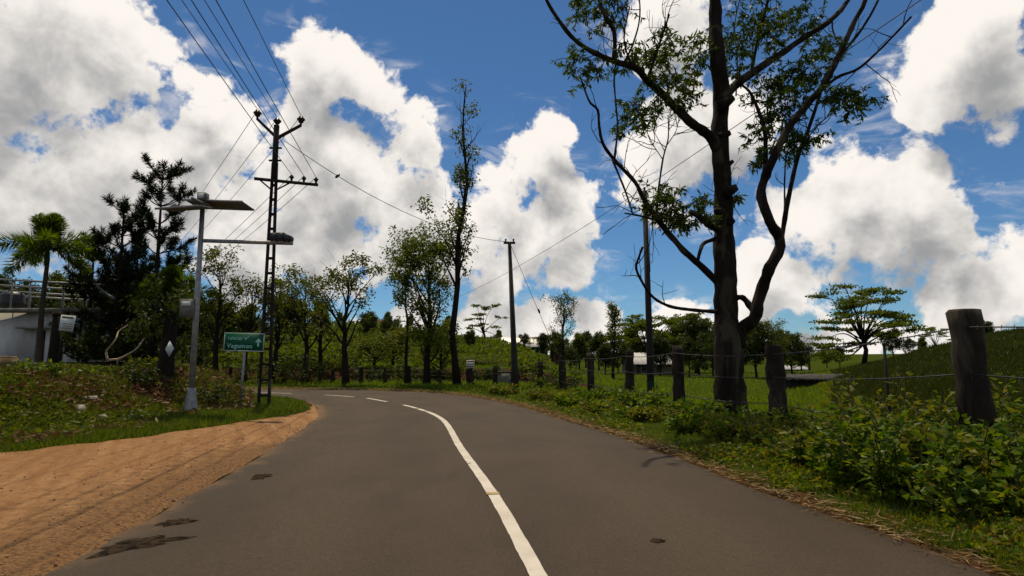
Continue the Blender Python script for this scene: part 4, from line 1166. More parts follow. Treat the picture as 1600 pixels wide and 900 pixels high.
for pts, r0, r1, d0, d1 in LIMBS:
    P, r = limb(pts, r0 * 0.72, r1 * 0.85, d0, d1, power=0.75)
    ew.tube(P, r, 9, True, 0.05)
    if r1 < 2.6:
        for q_ in range(5):                                              # fine bare twigs
            i_ = int(len(P) * (0.35 + 0.6 * RG.random())); i_ = min(i_, len(P) - 2)
            T, dl = wander(RG, tuple(P[i_]), np.array(tuple(P[i_ + 1] - P[i_])) * 4 + rand_dirs(RG, 1)[0] * 0.8 + np.array([0, 0, 0.3]), 0.5 + 0.8 * RG.random(), 7, 0.18, 0.03)
            ew.tube(T, np.linspace(0.011, 0.004, 8), 5, False)
            for z_ in (3, 5):
                T2, _ = wander(RG, T[z_], dl + rand_dirs(RG, 1)[0] * 0.9, 0.35, 4, 0.2, 0.02); ew.tube(T2, np.linspace(0.006, 0.003, 5), 4, False)
for (x, y, rr_, dx, dy_) in [(1143, 296, 8, 14, -6), (1136, 158, 8, 16, -10), (1134, 210, 6, 12, -5), (1140, 255, 4, 10, -6), (1143, 345, 6, 7, -4), (1122, 330, 6, -8, -3), (1147, 585, 8, 6, -4)]:
    a, b = at(x - dx * 0.8, y - dy_, EY + 0.02), at(x + dx * 0.6, y + dy_ * 0.6, EY - 0.05)
    ew.tube([a, a.lerp(b, 0.6), b], np.array([rr_ * 1.5, rr_, rr_ * 0.7]) * px2m, 8)
CL = [(930, 18, 34, -1.2), (900, 100, 18, -1.6), (925, 105, 16, -1.5), (955, 20, 22, -1.0), (985, 85, 26, -1.3), (1015, 95, 30, -1.0), (1045, 80, 30, -.8), (1040, 115, 30, -.8), (1070, 130, 26, -.6), (1060, 150, 22, -.6), (985, 170, 22, -1.0), (1000, 185, 18, -.8),
      (980, 190, 14, -1.), (1028, 160, 16, -.8), (1090, 95, 20, 0.2), (1100, 60, 20, 0.2), (1145, 105, 16, .5), (1140, 50, 24, .5), (1165, 30, 26, .8), (1190, 45, 28, .8), (1220, 25, 30, 1.0), (1250, 15, 28, 1.3), (1215, 60, 22, .9), (1160, 75, 20, .6), (1260, 40, 20, 1.4), (1290, 65, 18, 1.2),
      (1200, 120, 22, .2), (1195, 150, 24, .2), (1220, 130, 26, -.2), (1240, 110, 24, -.4), (1250, 145, 24, -.6), (1225, 165, 26, -.4), (1205, 180, 18, -.1), (1270, 110, 20, -.8), (1285, 85, 18, -1.0), (1300, 145, 16, -1.6), (1325, 140, 16, -1.8), (1345, 158, 13, -2.0), (1320, 165, 10, -1.8),
      (1185, 210, 14, -.3), (1195, 235, 14, -.4), (1230, 205, 18, -.4), (1250, 215, 16, -.5), (1272, 212, 12, -.5), (1190, 245, 9, -.4), (1235, 230, 12, -.3),
      (1040, 300, 22, -.4), (1020, 325, 16, -.6), (1060, 325, 22, -.4), (1085, 315, 18, -.4), (1050, 345, 18, -.5), (1075, 345, 14, -.4), (1103, 330, 10, -.3), (1150, 310, 9, .2), (1035, 320, 16, -.5),
      (900, -30, 34, -1.4), (960, -40, 30, -1.0), (1060, -60, 40, 0), (1120, -90, 46, .3), (1180, -40, 40, .6), (1240, -50, 40, 1.1), (1320, -60, 36, 1.6), (1380, -60, 30, 0.4), (1130, -190, 46, .3), (1080, -150, 36, .3), (1190, -140, 40, .5), (1120, -270, 34, .3), (1240, -120, 30, .9)]
for (x, y, s, dy_) in CL:
    c = np.array(tuple(at(x, y, EY + dy_ * 0.8)))
    sg = s * px2m
    for k in range(max(6, int(s * 0.72))):                            # hanging sprays
        o = c + RG.normal(size=3) * np.array([sg * 0.52, sg * 0.7, sg * 0.46])
        d = rand_dirs(RG, 1)[0] * np.array([1, 1, 0.4]) + np.array([0, 0, -0.15])
        T, dl = wander(RG, o, d, 0.36, 5, 0.22, -0.10)
        ew.tube(T, np.linspace(0.007, 0.003, 6), 4, False)
        T = np.array(T)
        nl = 20; q = RG.random(nl) * 5; i = np.minimum(q.astype(int), 4); C = T[i] + (T[i + 1] - T[i]) * (q - i)[:, None]
        D = rand_dirs(RG, nl) * 1.0 + np.array([0, 0, -0.55]) + dl * 0.3
        el.leaves(C, D, 0.125 * (0.7 + 0.7 * RG.random(nl)), 0.040 * (0.7 + 0.6 * RG.random(nl)), RG)
ew.build('trunk', M['bark_euc'], euc, True); el.build('crown', M['leaf_euc'], euc)

# --- slim roadside trees outside the bend
def vase(q): return 0.75 + 0.5 * math.sin(math.pi * min(1, (q - 0.2) / 0.8)) - 0.35 * q


def roadside(px, Y, top_py, seed, label, start=0.32, n_main=13, ang=0.55, spread=2.0, tips=4, leaf_n=30, sig=0.24, r0=0.15, bare=0.12, lean=0.0, up=0.07, L=0.17, W=0.085, leaf='leaf_tree', barkm='bark_dark', prof=vase, name='roadside_tree', group='slim trees along the outside of the bend'):
    g = ground_at(px, Y); H = at(px, top_py, Y).z - g.z
    rng = np.random.default_rng(seed)
    wl = gen_tree(rng, H, r0, start, n_main, ang, spread, tips, leaf_n, L, W, sig, up, lean=lean, profile=prof, bare=bare)
    if label.startswith('tallest'):                                      # its top is a bare whip
        zm = np.vstack(wl[0].v)[:, 2].max()
        for v in wl[1].v:
            if v[:, 2].mean() > 0.80 * zm and rng.random() < 0.80: v[:] = v[0]
    zt = max(np.quantile(np.vstack(wl[1].v)[:, 2], 0.995), np.vstack(wl[0].v)[:, 2].max())
    for mb_ in wl: mb_.v = [v * np.array([1, 1, H / zt]) for v in mb_.v]
    return place(name, g, wl, barkm, leaf, label, 'tree', group)


roadside(541, 28.6, 388, 21, 'vase-shaped thin-leaved tree at the bend left of the tall tree pair', spread=2.7, n_main=15, r0=0.17, ang=0.6, leaf_n=22)
def spire(q): return 1.15 - 0.85 * q
roadside(716, 28.3, 128, 22, 'tallest slim tree at the bend with a bare whip top', start=0.26, n_main=26, ang=0.5, spread=2.5, tips=3, leaf_n=34, sig=0.28, r0=0.17, bare=0.58, prof=spire)
roadside(667, 28.6, 352, 23, 'leafy many-stemmed tree left of the tallest slim tree', leaf='leaf_umb', start=0.12, n_main=20, ang=0.42, spread=3.2, tips=5, leaf_n=32, sig=0.28, r0=0.18, bare=0.05, up=0.1)
roadside(338, 30.5, 385, 24, 'dark bushy tree directly right of the street lamp post', start=0.25, n_main=15, ang=0.5, spread=2.4, tips=4, leaf_n=20, r0=0.15, bare=0.25)
roadside(385, 31.5, 425, 25, 'sparse tree between the street lamp and the steel pole', start=0.3, n_main=12, ang=0.6, spread=2.0, leaf_n=15, bare=0.3)
roadside(432, 32.0, 428, 26, 'thin tree just behind the steel electric pole', start=0.3, n_main=13, ang=0.5, spread=2.0, leaf_n=18)
roadside(476, 31.0, 415, 27, 'crooked open-crowned tree right of the steel pole', start=0.3, n_main=12, ang=0.6, spread=2.4, leaf_n=17, bare=0.25)
roadside(505, 33.0, 432, 28, 'small leaning tree beside the vase-shaped tree', start=0.3, n_main=10, ang=0.6, spread=2.0, leaf_n=16, lean=-0.05)
roadside(636, 29.2, 372, 29, 'thin pole-like tree left of the leafy many-stemmed tree', start=0.45, n_main=9, ang=0.45, spread=1.2, tips=4, leaf_n=26, r0=0.09)
roadside(880, 36.0, 450, 30, 'lone round-headed sapling right of the concrete pole', start=0.22, n_main=16, ang=0.6, spread=1.5, tips=5, leaf_n=14, sig=0.18, r0=0.12, bare=0.05, L=0.13, W=0.06)
roadside(957, 52.0, 472, 31, 'slender spire-like tree left of the thin utility pole', start=0.25, n_main=18, ang=0.45, spread=1.8, tips=4, leaf_n=22, sig=0.26, r0=0.14, prof=spire)
roadside(1204, 60, 498, 32, 'wispy-topped tree right of the eucalyptus trunk', start=0.25, n_main=16, ang=0.5, spread=2.4, leaf_n=24, sig=0.34, r0=0.16, group='trees across the meadow')
roadside(1262, 74, 520, 33, 'bare brownish tree among the trees right of the eucalyptus', start=0.3, n_main=14, ang=0.6, spread=2.6, leaf_n=2, sig=0.3, bare=0.9, barkm='bark_grey', group='trees across the meadow')
for k, (px, Y, top) in enumerate([(585, 36, 520), (615, 38, 505), (690, 34, 500), (745, 40, 555)]):
    roadside(px, Y, top, 50 + k, ['short scrubby tree behind the bend, right of the vase-shaped tree', 'rounded scrubby tree on the slope beside the thin pole-like tree', 'bushy tree hidden between the many-stemmed and tallest trees', 'small bush-like tree right of the tallest slim tree', 'short tree on the slope right of the steel pole', 'dense tree behind the street lamp arm', 'low tree on the slope behind the road sign'][k],
             start=0.2, n_main=14, ang=0.8, spread=1.9, tips=3, leaf_n=24, sig=0.32, r0=0.12, bare=0.08, L=0.2, W=0.1, leaf='leaf_tree', group='scrub trees behind the bend')


# --- umbrella-shaped trees
def umbrella(px, Y, top_py, width_px, seed, label, layers=4, dens=1.0, base_py=None):
    g = ground_at(px, Y); H = at(px, top_py, Y).z - g.z; Wd = width_px / F * Y / 2
    rng = np.random.default_rng(seed); wood, lv = MB(), MB()
    fork = H * 0.30
    wood.tube([(0, 0, -0.4), (0.05 * H, 0, fork * 0.6), (0.02 * H, 0, fork)], np.array([0.034, 0.026, 0.022]) * H, 9)
    n = int(26 * dens)
    for k in range(n):
        az = k * 2.4 + rng.random(); q = math.sqrt((k + 0.5) / n)
        lay = rng.integers(layers) * 1.25
        top = np.array([math.cos(az) * Wd * q * 0.86, math.sin(az) * Wd * q * 0.8, H * (0.97 - 0.20 * q * q - 0.115 * lay * (0.3 + q))])
        mid = np.array([math.cos(az) * Wd * q * 0.38, math.sin(az) * Wd * q * 0.38, fork + (top[2] - fork) * 0.60])
        B = catmull([(0.02 * H, 0, fork * (0.75 + 0.3 * rng.random())), mid + rng.normal(size=3) * 0.03 * H, top], 9)
        wood.tube(B, np.linspace(0.011, 0.0025, 9) * H, 5, False)
        m = 7
        for j in range(m):
            c = top + np.array([rng.normal() * Wd * 0.12, rng.normal() * Wd * 0.12, rng.normal() * H * 0.012])
            wood.tube([B[-2], c], [0.003 * H, 0.0015 * H], 4, False)
            clump(lv, rng, c, Wd * 0.085, int(34 * dens ** 0.3), 0.032 * H, 0.020 * H, 0.0, 0.07)
    return place('umbrella_tree', g, (wood, lv), 'bark_dark', 'leaf_umb', label, 'tree', 'umbrella-crowned trees')


umbrella(1346, 60, 444, 178, 61, 'large flat-topped umbrella tree standing by the mound', 5, 1.35)
umbrella(754, 80, 470, 68, 62, 'small umbrella tree with bare stems behind the tallest slim tree', 5, 0.6)
umbrella(1012, 74, 490, 112, 63, 'broad umbrella tree behind the thin utility pole', 4, 1.4)
umbrella(1085, 78, 488, 100, 64, 'umbrella tree just left of the eucalyptus trunk', 4, 1.4)
umbrella(838, 86, 525, 44, 65, 'low umbrella tree in front of the green shed', 2, 0.6)
umbrella(1460, 90, 510, 60, 66, 'small dark umbrella tree behind the mound', 3, 0.6)

# --- background trees: three kinds, copied as individuals
protos = []
for k, (H, n_main, spread, ang, leafm) in enumerate([(6.0, 20, 2.7, 0.9, 'leaf_dark'), (6.0, 22, 2.4, 0.7, 'leaf_tree'), (6.0, 20, 3.4, 1.05, 'leaf_dark')]):
    rng = np.random.default_rng(70 + k)
    protos.append(gen_tree(rng, H, 0.17, 0.16, n_main, ang, spread, 5, 34, 0.28, 0.17, 0.42, 0.06, 0.85) + (leafm,))
bgt = [(870, 70, 528, 0, 'dark round tree beside the red hut'), (905, 72, 532, 1, 'green tree right of the lone sapling'), (935, 80, 530, 0, 'dark tree left of the spire-like tree'),
       (965, 66, 540, 2, 'low spreading tree left of the white-roofed house'), (1060, 70, 520, 1, 'tall green tree right of the white-roofed house'), (1090, 66, 512, 0, 'dark dense tree next to the eucalyptus trunk, left side'),
       (1045, 84, 528, 2, 'spreading tree behind the white-roofed house'), (1112, 58, 530, 2, 'shadowy tree partly behind the eucalyptus trunk'), (1180, 58, 520, 0, 'dark dense tree right of the eucalyptus trunk'),
       (1235, 66, 530, 2, 'round dark tree right of the mossy fence post'), (1290, 76, 545, 1, 'small green tree left of the flat-topped umbrella tree'), (1310, 68, 548, 0, 'dark tree at the foot of the flat-topped umbrella tree'),
       (1395, 72, 522, 0, 'dark tree under the right side of the flat-topped umbrella tree'), (1420, 78, 535, 2, 'spreading dark tree on the mound crest'), (1440, 80, 540, 1, 'small tree on the mound crest left of the near post'),
       (1540, 75, 508, 0, 'lone small round tree behind the mound right of the near post'), (850, 82, 528, 0, 'rounded dark tree touching the green shed'), (818, 78, 545, 2, 'low tree before the green shed wall'),
       (700, 92, 500, 1, 'hilltop tree behind the tallest slim tree'), (640, 96, 498, 1, 'hilltop tree seen through the many-stemmed tree'), (605, 100, 492, 1, 'broad hilltop tree right of the pale cottage'),
       (530, 95, 495, 1, 'hilltop tree left of the pale cottage'), (490, 90, 495, 1, 'hilltop tree right of the steel pole'), 
       (350, 76, 485, 1, 'hill tree behind the street lamp'),
       (385, 52, 490, 1, 'leafy tree halfway up the slope behind the sign'), (455, 56, 478, 0, 'dark tree on the slope just right of the steel pole'), (500, 60, 485, 1, 'loose green tree on the slope between the crooked and vase-shaped trees'), (430, 62, 470, 2, 'broad dark tree on the slope behind the steel pole'), (575, 64, 496, 0, 'dark tree on the slope right of the vase-shaped tree'), (612, 58, 505, 2, 'low broad tree on the slope left of the thin pole-like tree'), (345, 50, 470, 0, 'dark tree on the slope right of the street lamp'), (690, 62, 515, 2, 'low broad tree on the slope behind the many-stemmed tree'), (735, 66, 525, 0, 'small dark tree on the slope right of the tallest slim tree'), (300, 44, 462, 0, 'dark dense tree behind the lamp battery box'), (232, 42, 420, 2, 'dark broad tree under the tall pine'),
       (150, 46, 440, 0, 'dark tree behind the white house end wall'), (90, 48, 432, 1, 'tree rising behind the white house roof frame'), (20, 50, 440, 2, 'tree behind the water tank'), (-20, 46, 430, 0, 'tree at the picture edge behind the white house'),
       (1160, 74, 540, 1, 'pale tree glimpsed behind the eucalyptus limb fork'), (1000, 88, 540, 0, 'dark tree behind the thin utility pole'), (780, 95, 520, 1, 'small tree on the hill behind the brown house'), (915, 95, 528, 2, 'flat dark tree on the skyline right of the lone sapling'),
       (985, 78, 522, 1, 'leafy tree behind the slender spire-like tree'), (1030, 62, 536, 0, 'dark tree just behind the white-roofed house end'), (1075, 60, 540, 2, 'low spreading tree right of the white-roofed house'), (1130, 70, 518, 1, 'green tree mostly hidden by the eucalyptus trunk'),
       (1215, 72, 528, 1, 'leafy tree directly above the mossy fence post'), (1250, 80, 540, 0, 'small dark tree behind the low meadow shed'), (890, 60, 548, 2, 'low dark bushy tree below the lone sapling'), (945, 62, 546, 0, 'low dark tree at the foot of the spire-like tree'),
       (265, 38, 452, 0, 'dark tree filling the gap behind the shorter palm'), (185, 40, 455, 1, 'green tree below the two taller pines'), (120, 42, 470, 2, 'dark spreading tree at the end of the white house'), (320, 40, 490, 2, 'dark spreading tree left of the sign behind the lamp')]
first = {}
for k, (px, Y, top, kind, label) in enumerate(bgt):
    g = ground_at(px, Y); sc = max(0.3, (at(px, top, Y).z - g.z) / np.vstack(protos[kind][1].v)[:, 2].max() * (1.30 if Y > 50 else 1.08))
    if kind not in first:
        w_, l_, lm_ = protos[kind]
        first[kind] = place('background_tree', g, (w_, l_), 'bark_dark', lm_, label, 'tree', 'background trees', k * 1.3, sc)
    else:
        copy_tree(first[kind], g, k * 1.3, sc, label, 'background trees')


# --- conifers on the left
def conifer(px, Y, top_py, seed, label, spread, n_whorl=11, lo=0.15):
    g = ground_at(px, Y); H = at(px, top_py, Y).z - g.z
    rng = np.random.default_rng(seed); wood, lv = MB(), MB()
    wood.tube([(0, 0, -0.3), (0.05, 0, H * 0.5), (0, 0.03, H)], [0.17, 0.10, 0.02], 8)
    def brush(T, r, n, L):
        T = np.array(T); m = len(T) - 1; q = rng.random(n) * m; i = np.minimum(q.astype(int), m - 1)
        C = T[i] + (T[i + 1] - T[i]) * (q - i)[:, None]; ax_ = (T[i + 1] - T[i]); ax_ /= np.linalg.norm(ax_, axis=1)[:, None]
        D = rand_dirs(rng, n) + ax_ * 0.9
        lv.leaves(C, D, L * (0.7 + 0.6 * rng.random(n)), L * 0.13, rng)
    for w_ in range(n_whorl):
        q = lo + (1 - lo) * (w_ + 0.4 * rng.random()) / n_whorl; z = H * q
        for b in range(5):
            if rng.random() < 0.22: continue
            az = b * 1.257 + w_ * 0.7 + rng.normal() * 0.25; L = spread * (1.0 - q * 0.55) * (0.65 + 0.6 * rng.random())
            d = (math.cos(az), math.sin(az), 0.15 + 0.35 * rng.random())
            B, dl = wander(rng, (0, 0, z), d, L, 6, 0.07, 0.13)
            wood.tube(B, np.linspace(0.035, 0.012, 7), 5, False)
            brush(B[3:], 0, int(95 * L), 0.30)
            for t in range(2):
                k = 2 + rng.integers(4)
                T, _ = wander(rng, B[k], dl + rand_dirs(rng, 1)[0] * 0.8, L * 0.35, 3, 0.06, 0.15)
                wood.tube(T, [0.014, 0.012, 0.01, 0.008], 4, False); brush(T, 0, int(52 * L), 0.29)
    T = [(0, 0, H * 0.86), (0, 0.02, H * 0.95), (0, 0.03, H * 1.01)]; brush(T, 0, 200, 0.34)
    return place('pine_tree', g, (wood, lv), 'bark_dark', 'leaf_pine', label, 'tree', 'dark conifers on the left')


conifer(236, 30.5, 258, 81, 'tallest dark pine with upswept tufted branches left of the lamp', 2.5, 10, 0.22)
conifer(178, 31.0, 315, 82, 'shorter dense dark pine left of the tallest pine', 2.2, 11, 0.12)
conifer(205, 33.0, 380, 83, 'squat dark pine between the two taller pines', 2.3, 9, 0.1)
conifer(135, 33.5, 372, 84, 'low dark conifer right of the palm', 2.0, 9, 0.1)


# --- palms
def palm(px, Y, crown_py, seed, label, fl, n_f=13, stem=0.11, erect=4):
    g = ground_at(px, Y); H = at(px, crown_py, Y).z - g.z
    rng = np.random.default_rng(seed)
    t = tree_thing('palm_tree', (0, 0, 0), label, 'palm', 'plumed palms on the left')
    n = 26; mb = MB()
    rr = stem * np.linspace(1.25, 0.75, n) * (1 + 0.06 * (np.arange(n) % 2)); mb.tube([(0.03 * math.sin(k * 0.3), 0, -0.3 + (H * 0.86 + 0.3) * k / (n - 1)) for k in range(n)], rr, 10)
    mb.build('trunk', M['palm_bark'], t, True)
    sh_ = MB().tube([(0, 0, H * 0.85), (0, 0, H * 0.90), (0, 0, H * 0.99)], [stem * 0.9, stem * 1.05, stem * 0.5], 10).build('crownshaft', M['leaf_palm'], t, True)
    for f in range(n_f):
        az = f * 2.4 + rng.random() * 0.4; e = 1.42 if f < erect else 0.85 - 0.8 * (f - erect) / (n_f - erect)
        d = (math.cos(az) * math.cos(e), math.sin(az) * math.cos(e), math.sin(e))
        T, _ = wander(rng, (0, 0, H * 0.97), d, fl * (0.72 if f < erect else 1) * (0.9 + 0.2 * rng.random()), 12, 0.02, -0.10 if f >= erect else -0.05); T = np.array(T)
        mb = MB(); mb.tube(T, np.linspace(0.022, 0.005, 13), 5, False)
        m = 260; q = 0.8 + rng.random(m) * 11.1; i = np.minimum(q.astype(int), 11); C = T[i] + (T[i + 1] - T[i]) * (q - i)[:, None]
        ax_ = T[i + 1] - T[i]; ax_ /= np.linalg.norm(ax_, axis=1)[:, None]
        D = rand_dirs(rng, m); D = D - ax_ * (D * ax_).sum(1)[:, None]; D = D / np.linalg.norm(D, axis=1)[:, None] + ax_ * 0.7 + np.array([0, 0, -0.12])
        mb.leaves(C, D, 0.55 * np.sin(np.clip(q / 12, 0.08, 0.97) * math.pi) ** 0.5 * fl / 1.9 * (0.8 + 0.4 * rng.random(m)), 0.045, rng)
        mb.build('frond', M['leaf_palm'], t)
    t.location = g
    return t


palm(62, 29.0, 385, 91, 'tall plumed palm with bright top in front of the white house', 2.3, 18, 0.12, 8)
palm(262, 24.0 + 5.2, 455, 92, 'shorter plumed palm just left of the street lamp', 1.8, 14, 0.1, 5)

# --- small things rooted on the left bank: stump with the plate, low tree, shrubs
g = ground_at(262, 16.0)
stp = tree_thing('broken_trunk', g, 'thick dark broken tree trunk carrying the white diamond plate', 'tree trunk')
tz = at(262, 480, 16.0).z
P = bent([(g.x - 0.05, 16.0, g.z - 0.3), (g.x, 16.0, g.z + 0.3), (g.x + 0.02, 16.03, (g.z + tz) / 2), (g.x + 0.04, 16.0, tz)], 14)
MB().tube(P, np.array([0.30, 0.26, 0.22, 0.20, 0.19, 0.18, 0.18, 0.17, 0.17, 0.16, 0.16, 0.15, 0.13, 0.08]), 12).build('trunk', M['bark_dark'], stp, True)
rng = np.random.default_rng(95); lv = MB(); wd = MB()
for k in range(9):
    z = g.z + (tz - g.z) * (0.55 + 0.45 * rng.random()); T, dl = wander(rng, (g.x, 16.0, z), rand_dirs(rng, 1)[0] + np.array([0, 0, 0.5]), 0.9, 5, 0.12, 0.05)
    wd.tube(T, np.linspace(0.03, 0.008, 6), 5, False)
    for e in T[2:]: clump(lv, rng, e, 0.16, 26, 0.15, 0.075, 0.4)
wd.build('branch', M['bark_dark'], stp, True); lv.build('crown', M['leaf_dark'], stp)


def shrub(px, Y, h, w, seed, label, leaf='leaf_bush', n_st=16, per=26, L=0.10, W=0.06, name='shrub', group='shrubs on the verges', fold=0.18, loc=None):
    g = loc or ground_at(px, Y); rng = np.random.default_rng(seed)
    t = thing(name, (0, 0, 0), label, 'shrub', group); wd, lv = MB(), MB()
    for k in range(n_st):
        az = k * 2.4 + rng.random(); rr = w * 0.6 * math.sqrt(rng.random())
        d = (math.cos(az) * 0.75, math.sin(az) * 0.75, 0.9)
        T, _ = wander(rng, (math.cos(az) * rr, math.sin(az) * rr * 0.8, -0.05), d, h * (0.7 + 0.6 * rng.random()), 6, 0.13, 0.02)
        wd.tube(T, np.linspace(0.010, 0.004, 7), 4, False); T = np.array(T)
        q = 1.0 + rng.random(per) * 4.9; i = np.minimum(q.astype(int), 5); C = T[i] + (T[i + 1] - T[i]) * (q - i)[:, None]
        D = rand_dirs(rng, per) * np.array([1, 1, 0.45]) + np.array([0, 0, 0.12]); C = C + D * 0.07
        lv.leaves(C, D, L * (0.6 + 0.8 * rng.random(per)), W * (0.6 + 0.8 * rng.random(per)), rng, fold)
    wd.build('stems', M['bark_grey'], t, True); lv.build('foliage', M[leaf], t)
    t.location = g
    return t


shrub(352, 15.7, 1.1, 0.5, 100, 'thin leggy shrub beside the sign post on the bank corner', 'leaf_tree', 9, 14, 0.10, 0.05)
shrub(360, 29.2, 1.5, 0.9, 101, 'dark shrub across the road behind the road sign', 'leaf_dark', 14, 30, 0.16, 0.09)
shrub(480, 29.4, 1.6, 1.0, 102, 'dark low shrub under the crooked open-crowned tree', 'leaf_dark', 16, 30, 0.16, 0.09)
shrub(425, 29.6, 1.3, 0.9, 103, 'green shrub across the road beyond the steel pole', 'leaf_tree', 14, 30, 0.16, 0.09)
shrub(884, 23.4, 0.9, 0.5, 104, 'dark round shrub against the fence post near the bend', 'leaf_dark', 14, 34, 0.12, 0.07)
for k, (px, w_, h_, lab) in enumerate([(160, 1.3, 1.9, 'dark tall shrub against the end of the white house'), (196, 1.4, 2.2, 'dark tall shrub under the shorter dense pine'), (232, 1.3, 2.0, 'dark tall shrub under the tallest pine'), (284, 1.3, 1.9, 'dark tall shrub behind the lamp post across the road')]):
    shrub(px, 32.0, h_, w_, 170 + k, lab, 'leaf_dark', 34, 60, 0.2, 0.11)
for k, (px, h_, lf, lab) in enumerate([(455, 1.1, 'leaf_dark', 'dark bush on the earth bank beyond the steel pole'), (515, 0.8, 'leaf_tree', 'green bush on the earth bank left of the vase-shaped tree'), (575, 1.2, 'leaf_dark', 'dark bush on the earth bank right of the vase-shaped tree'), (622, 0.9, 'leaf_umb', 'bright bush on the earth bank behind the thin pole-like tree'), (650, 1.1, 'leaf_dark', 'dark bush on the earth bank under the many-stemmed tree'),
                                       (698, 0.9, 'leaf_tree', 'green bush on the earth bank under the tallest tree'), (762, 0.8, 'leaf_dark', 'dark bush on the earth bank left of the concrete pole'), (822, 0.9, 'leaf_umb', 'bright bush on the earth bank right of the concrete pole')]):
    shrub(px, 33.4 + 0.8 * (k % 2), h_, 1.0, 400 + k, lab, lf, 18, 40, 0.18, 0.10, group='bushes on the earth bank beyond the bend')
shrub(857, 24.5, 0.9, 0.5, 114, 'small shrub beside the fence post nearest the concrete pole', 'leaf_bush', 12, 30, 0.12, 0.07)
for k, (px, Y, h, w, lf, lab) in enumerate([
        (1000, 14.6, 0.5, 0.6, 'leaf_bush', 'leafy shrub at the foot of the thin utility pole'), (1090, 12.6, 0.42, 0.6, 'leaf_bush', 'leafy shrub before the eucalyptus trunk, left side'), (1190, 10.8, 0.38, 0.5, 'leaf_bush', 'low leafy shrub round the mossy fence post'),
        (1275, 9.3, 0.28, 0.7, 'leaf_bush2', 'yellowish leafy bush right of the mossy fence post'), (1350, 8.0, 0.46, 0.8, 'leaf_bush', 'big leafy bush left of the nearest fence post'), (1402, 7.2, 0.92, 0.8, 'leaf_bush2', 'tall yellow-green bush just left of the nearest fence post'),
        (1475, 6.2, 0.85, 0.8, 'leaf_bush', 'dense leafy bush at the foot of the nearest fence post'), (1560, 5.9, 0.80, 0.8, 'leaf_bush', 'leafy bush right of the nearest fence post at the picture edge'), (1610, 6.6, 1.0, 0.8, 'leaf_bush', 'tall leafy bush at the right picture edge behind the nearest post'),
        (1300, 7.2, 0.40, 0.7, 'leaf_bush', 'low dark-green bush on the verge below the yellowish bush'), (1430, 5.9, 0.72, 0.8, 'leaf_bush', 'low spreading bush in front of the nearest fence post'), (1535, 5.3, 0.62, 0.8, 'leaf_bush', 'low bush close to the camera on the right verge'),
        (1508, 5.75, 0.70, 0.5, 'leaf_bush2', 'bush hiding the foot of the nearest fence post'), (930, 17.5, 0.4, 0.6, 'leaf_bush', 'low shrub between the two middle fence posts'), (960, 18.6, 0.4, 0.6, 'leaf_bush', 'small shrub behind the fence right of the lone sapling')]):
    shrub(px, Y, h, w, 120 + k, lab, lf, 30, 64 if Y < 10 else 34, 0.09 if Y < 10 else 0.12, 0.052 if Y < 10 else 0.07)

WEED = ['broad-leaved weed bush nearest the right picture corner', 'yellow-green weed bush close to the right picture corner', 'fine-leaved weed bush below the bush at the picture edge', 'weed bush at the road edge below the nearest fence post', 'creeping weed bush left of the nearest fence post foot', 'yellowish weed bush at the road edge left of the nearest post', 'weed bush under the iron stake', 'creeping weed bush at the road edge below the iron stake',
        'yellowish weed bush right of the mossy fence post', 'weed bush at the road edge below the mossy post', 'creeping weed bush beside the mossy fence post', 'yellowish weed bush in front of the eucalyptus trunk', 'weed bush at the foot of the post left of the eucalyptus', 'creeping weed bush left of the eucalyptus at the fence', 'yellowish weed bush before the thin utility pole', 'weed bush left of the thin utility pole',
        'creeping weed bush between two middle fence posts', 'yellowish weed bush below the slender spire-like tree', 'weed bush below the lone sapling', 'creeping weed bush right of the concrete pole', 'yellowish weed bush at the foot of the concrete pole', 'dark weed bush under the edge bush right of the nearest post', 'creeping weed bush under the tall yellow-green bush', 'yellowish weed bush before the low meadow shed', 'weed bush between the mossy post and the road', 'creeping weed bush cut by the bottom right picture edge']
for k in range(26):                                                   # more low bushes filling the verge
    Y = [4.6, 5.0, 5.5, 6.2, 6.8, 7.4, 8.2, 9.0, 9.8, 10.6, 11.6, 12.4, 13.2, 14.2, 15.2, 16.4, 17.6, 18.8, 20.0, 21.4, 22.6, 5.8, 7.8, 9.4, 11.0, 4.2][k]
    xe = float(np.interp(Y, eR[:200, 1], eR[:200, 0])); x = xe + [1.5, 1.2, 1.7, 1.1, 1.6, 1.3, 1.5, 1.2, 1.6, 1.3, 1.7, 1.4][k % 12]
    shrub(0, Y, [0.34, 0.42, 0.30, 0.38][k % 4] * (0.8 if Y > 10 else 1), 0.55, 300 + k, WEED[k], ['leaf_bush', 'leaf_verge', 'leaf_bush2'][k % 3], 18, 46 if Y < 10 else 26, [0.075, 0.10, 0.06, 0.09][k % 4] * (1 if Y < 10 else 1.3), [0.05, 0.05, 0.028, 0.062][k % 4] * (1 if Y < 10 else 1.3), 'weed_bush', 'low weed bushes crowding the right verge', 0.18, Vector((x, Y, hz(x, Y))))

# the dark bank plants and palm-like weeds on the left
for k, (px, Y, h, lf, lab) in enumerate([(20, 13.5, 0.35, 'leaf_dark', 'dark weedy shrub at the left picture edge on the bank'), (60, 12.6, 0.3, 'leaf_bush', 'low green weed clump on the left bank slope'), (140, 14.2, 0.3, 'leaf_bush', 'green weed clump on the bank under the poster'),
                                          (215, 14.6, 0.4, 'leaf_dark', 'dark weed clump right of the dead branch'), (320, 15.6, 0.55, 'leaf_dark', 'dark shrub behind the lamp base'), (240, 16.6, 0.35, 'leaf_tree', 'shrub on the bank top at the broken trunk')]):
    shrub(px, Y, h, 0.6, 150 + k, lab, lf, 16, 30, 0.11, 0.055)

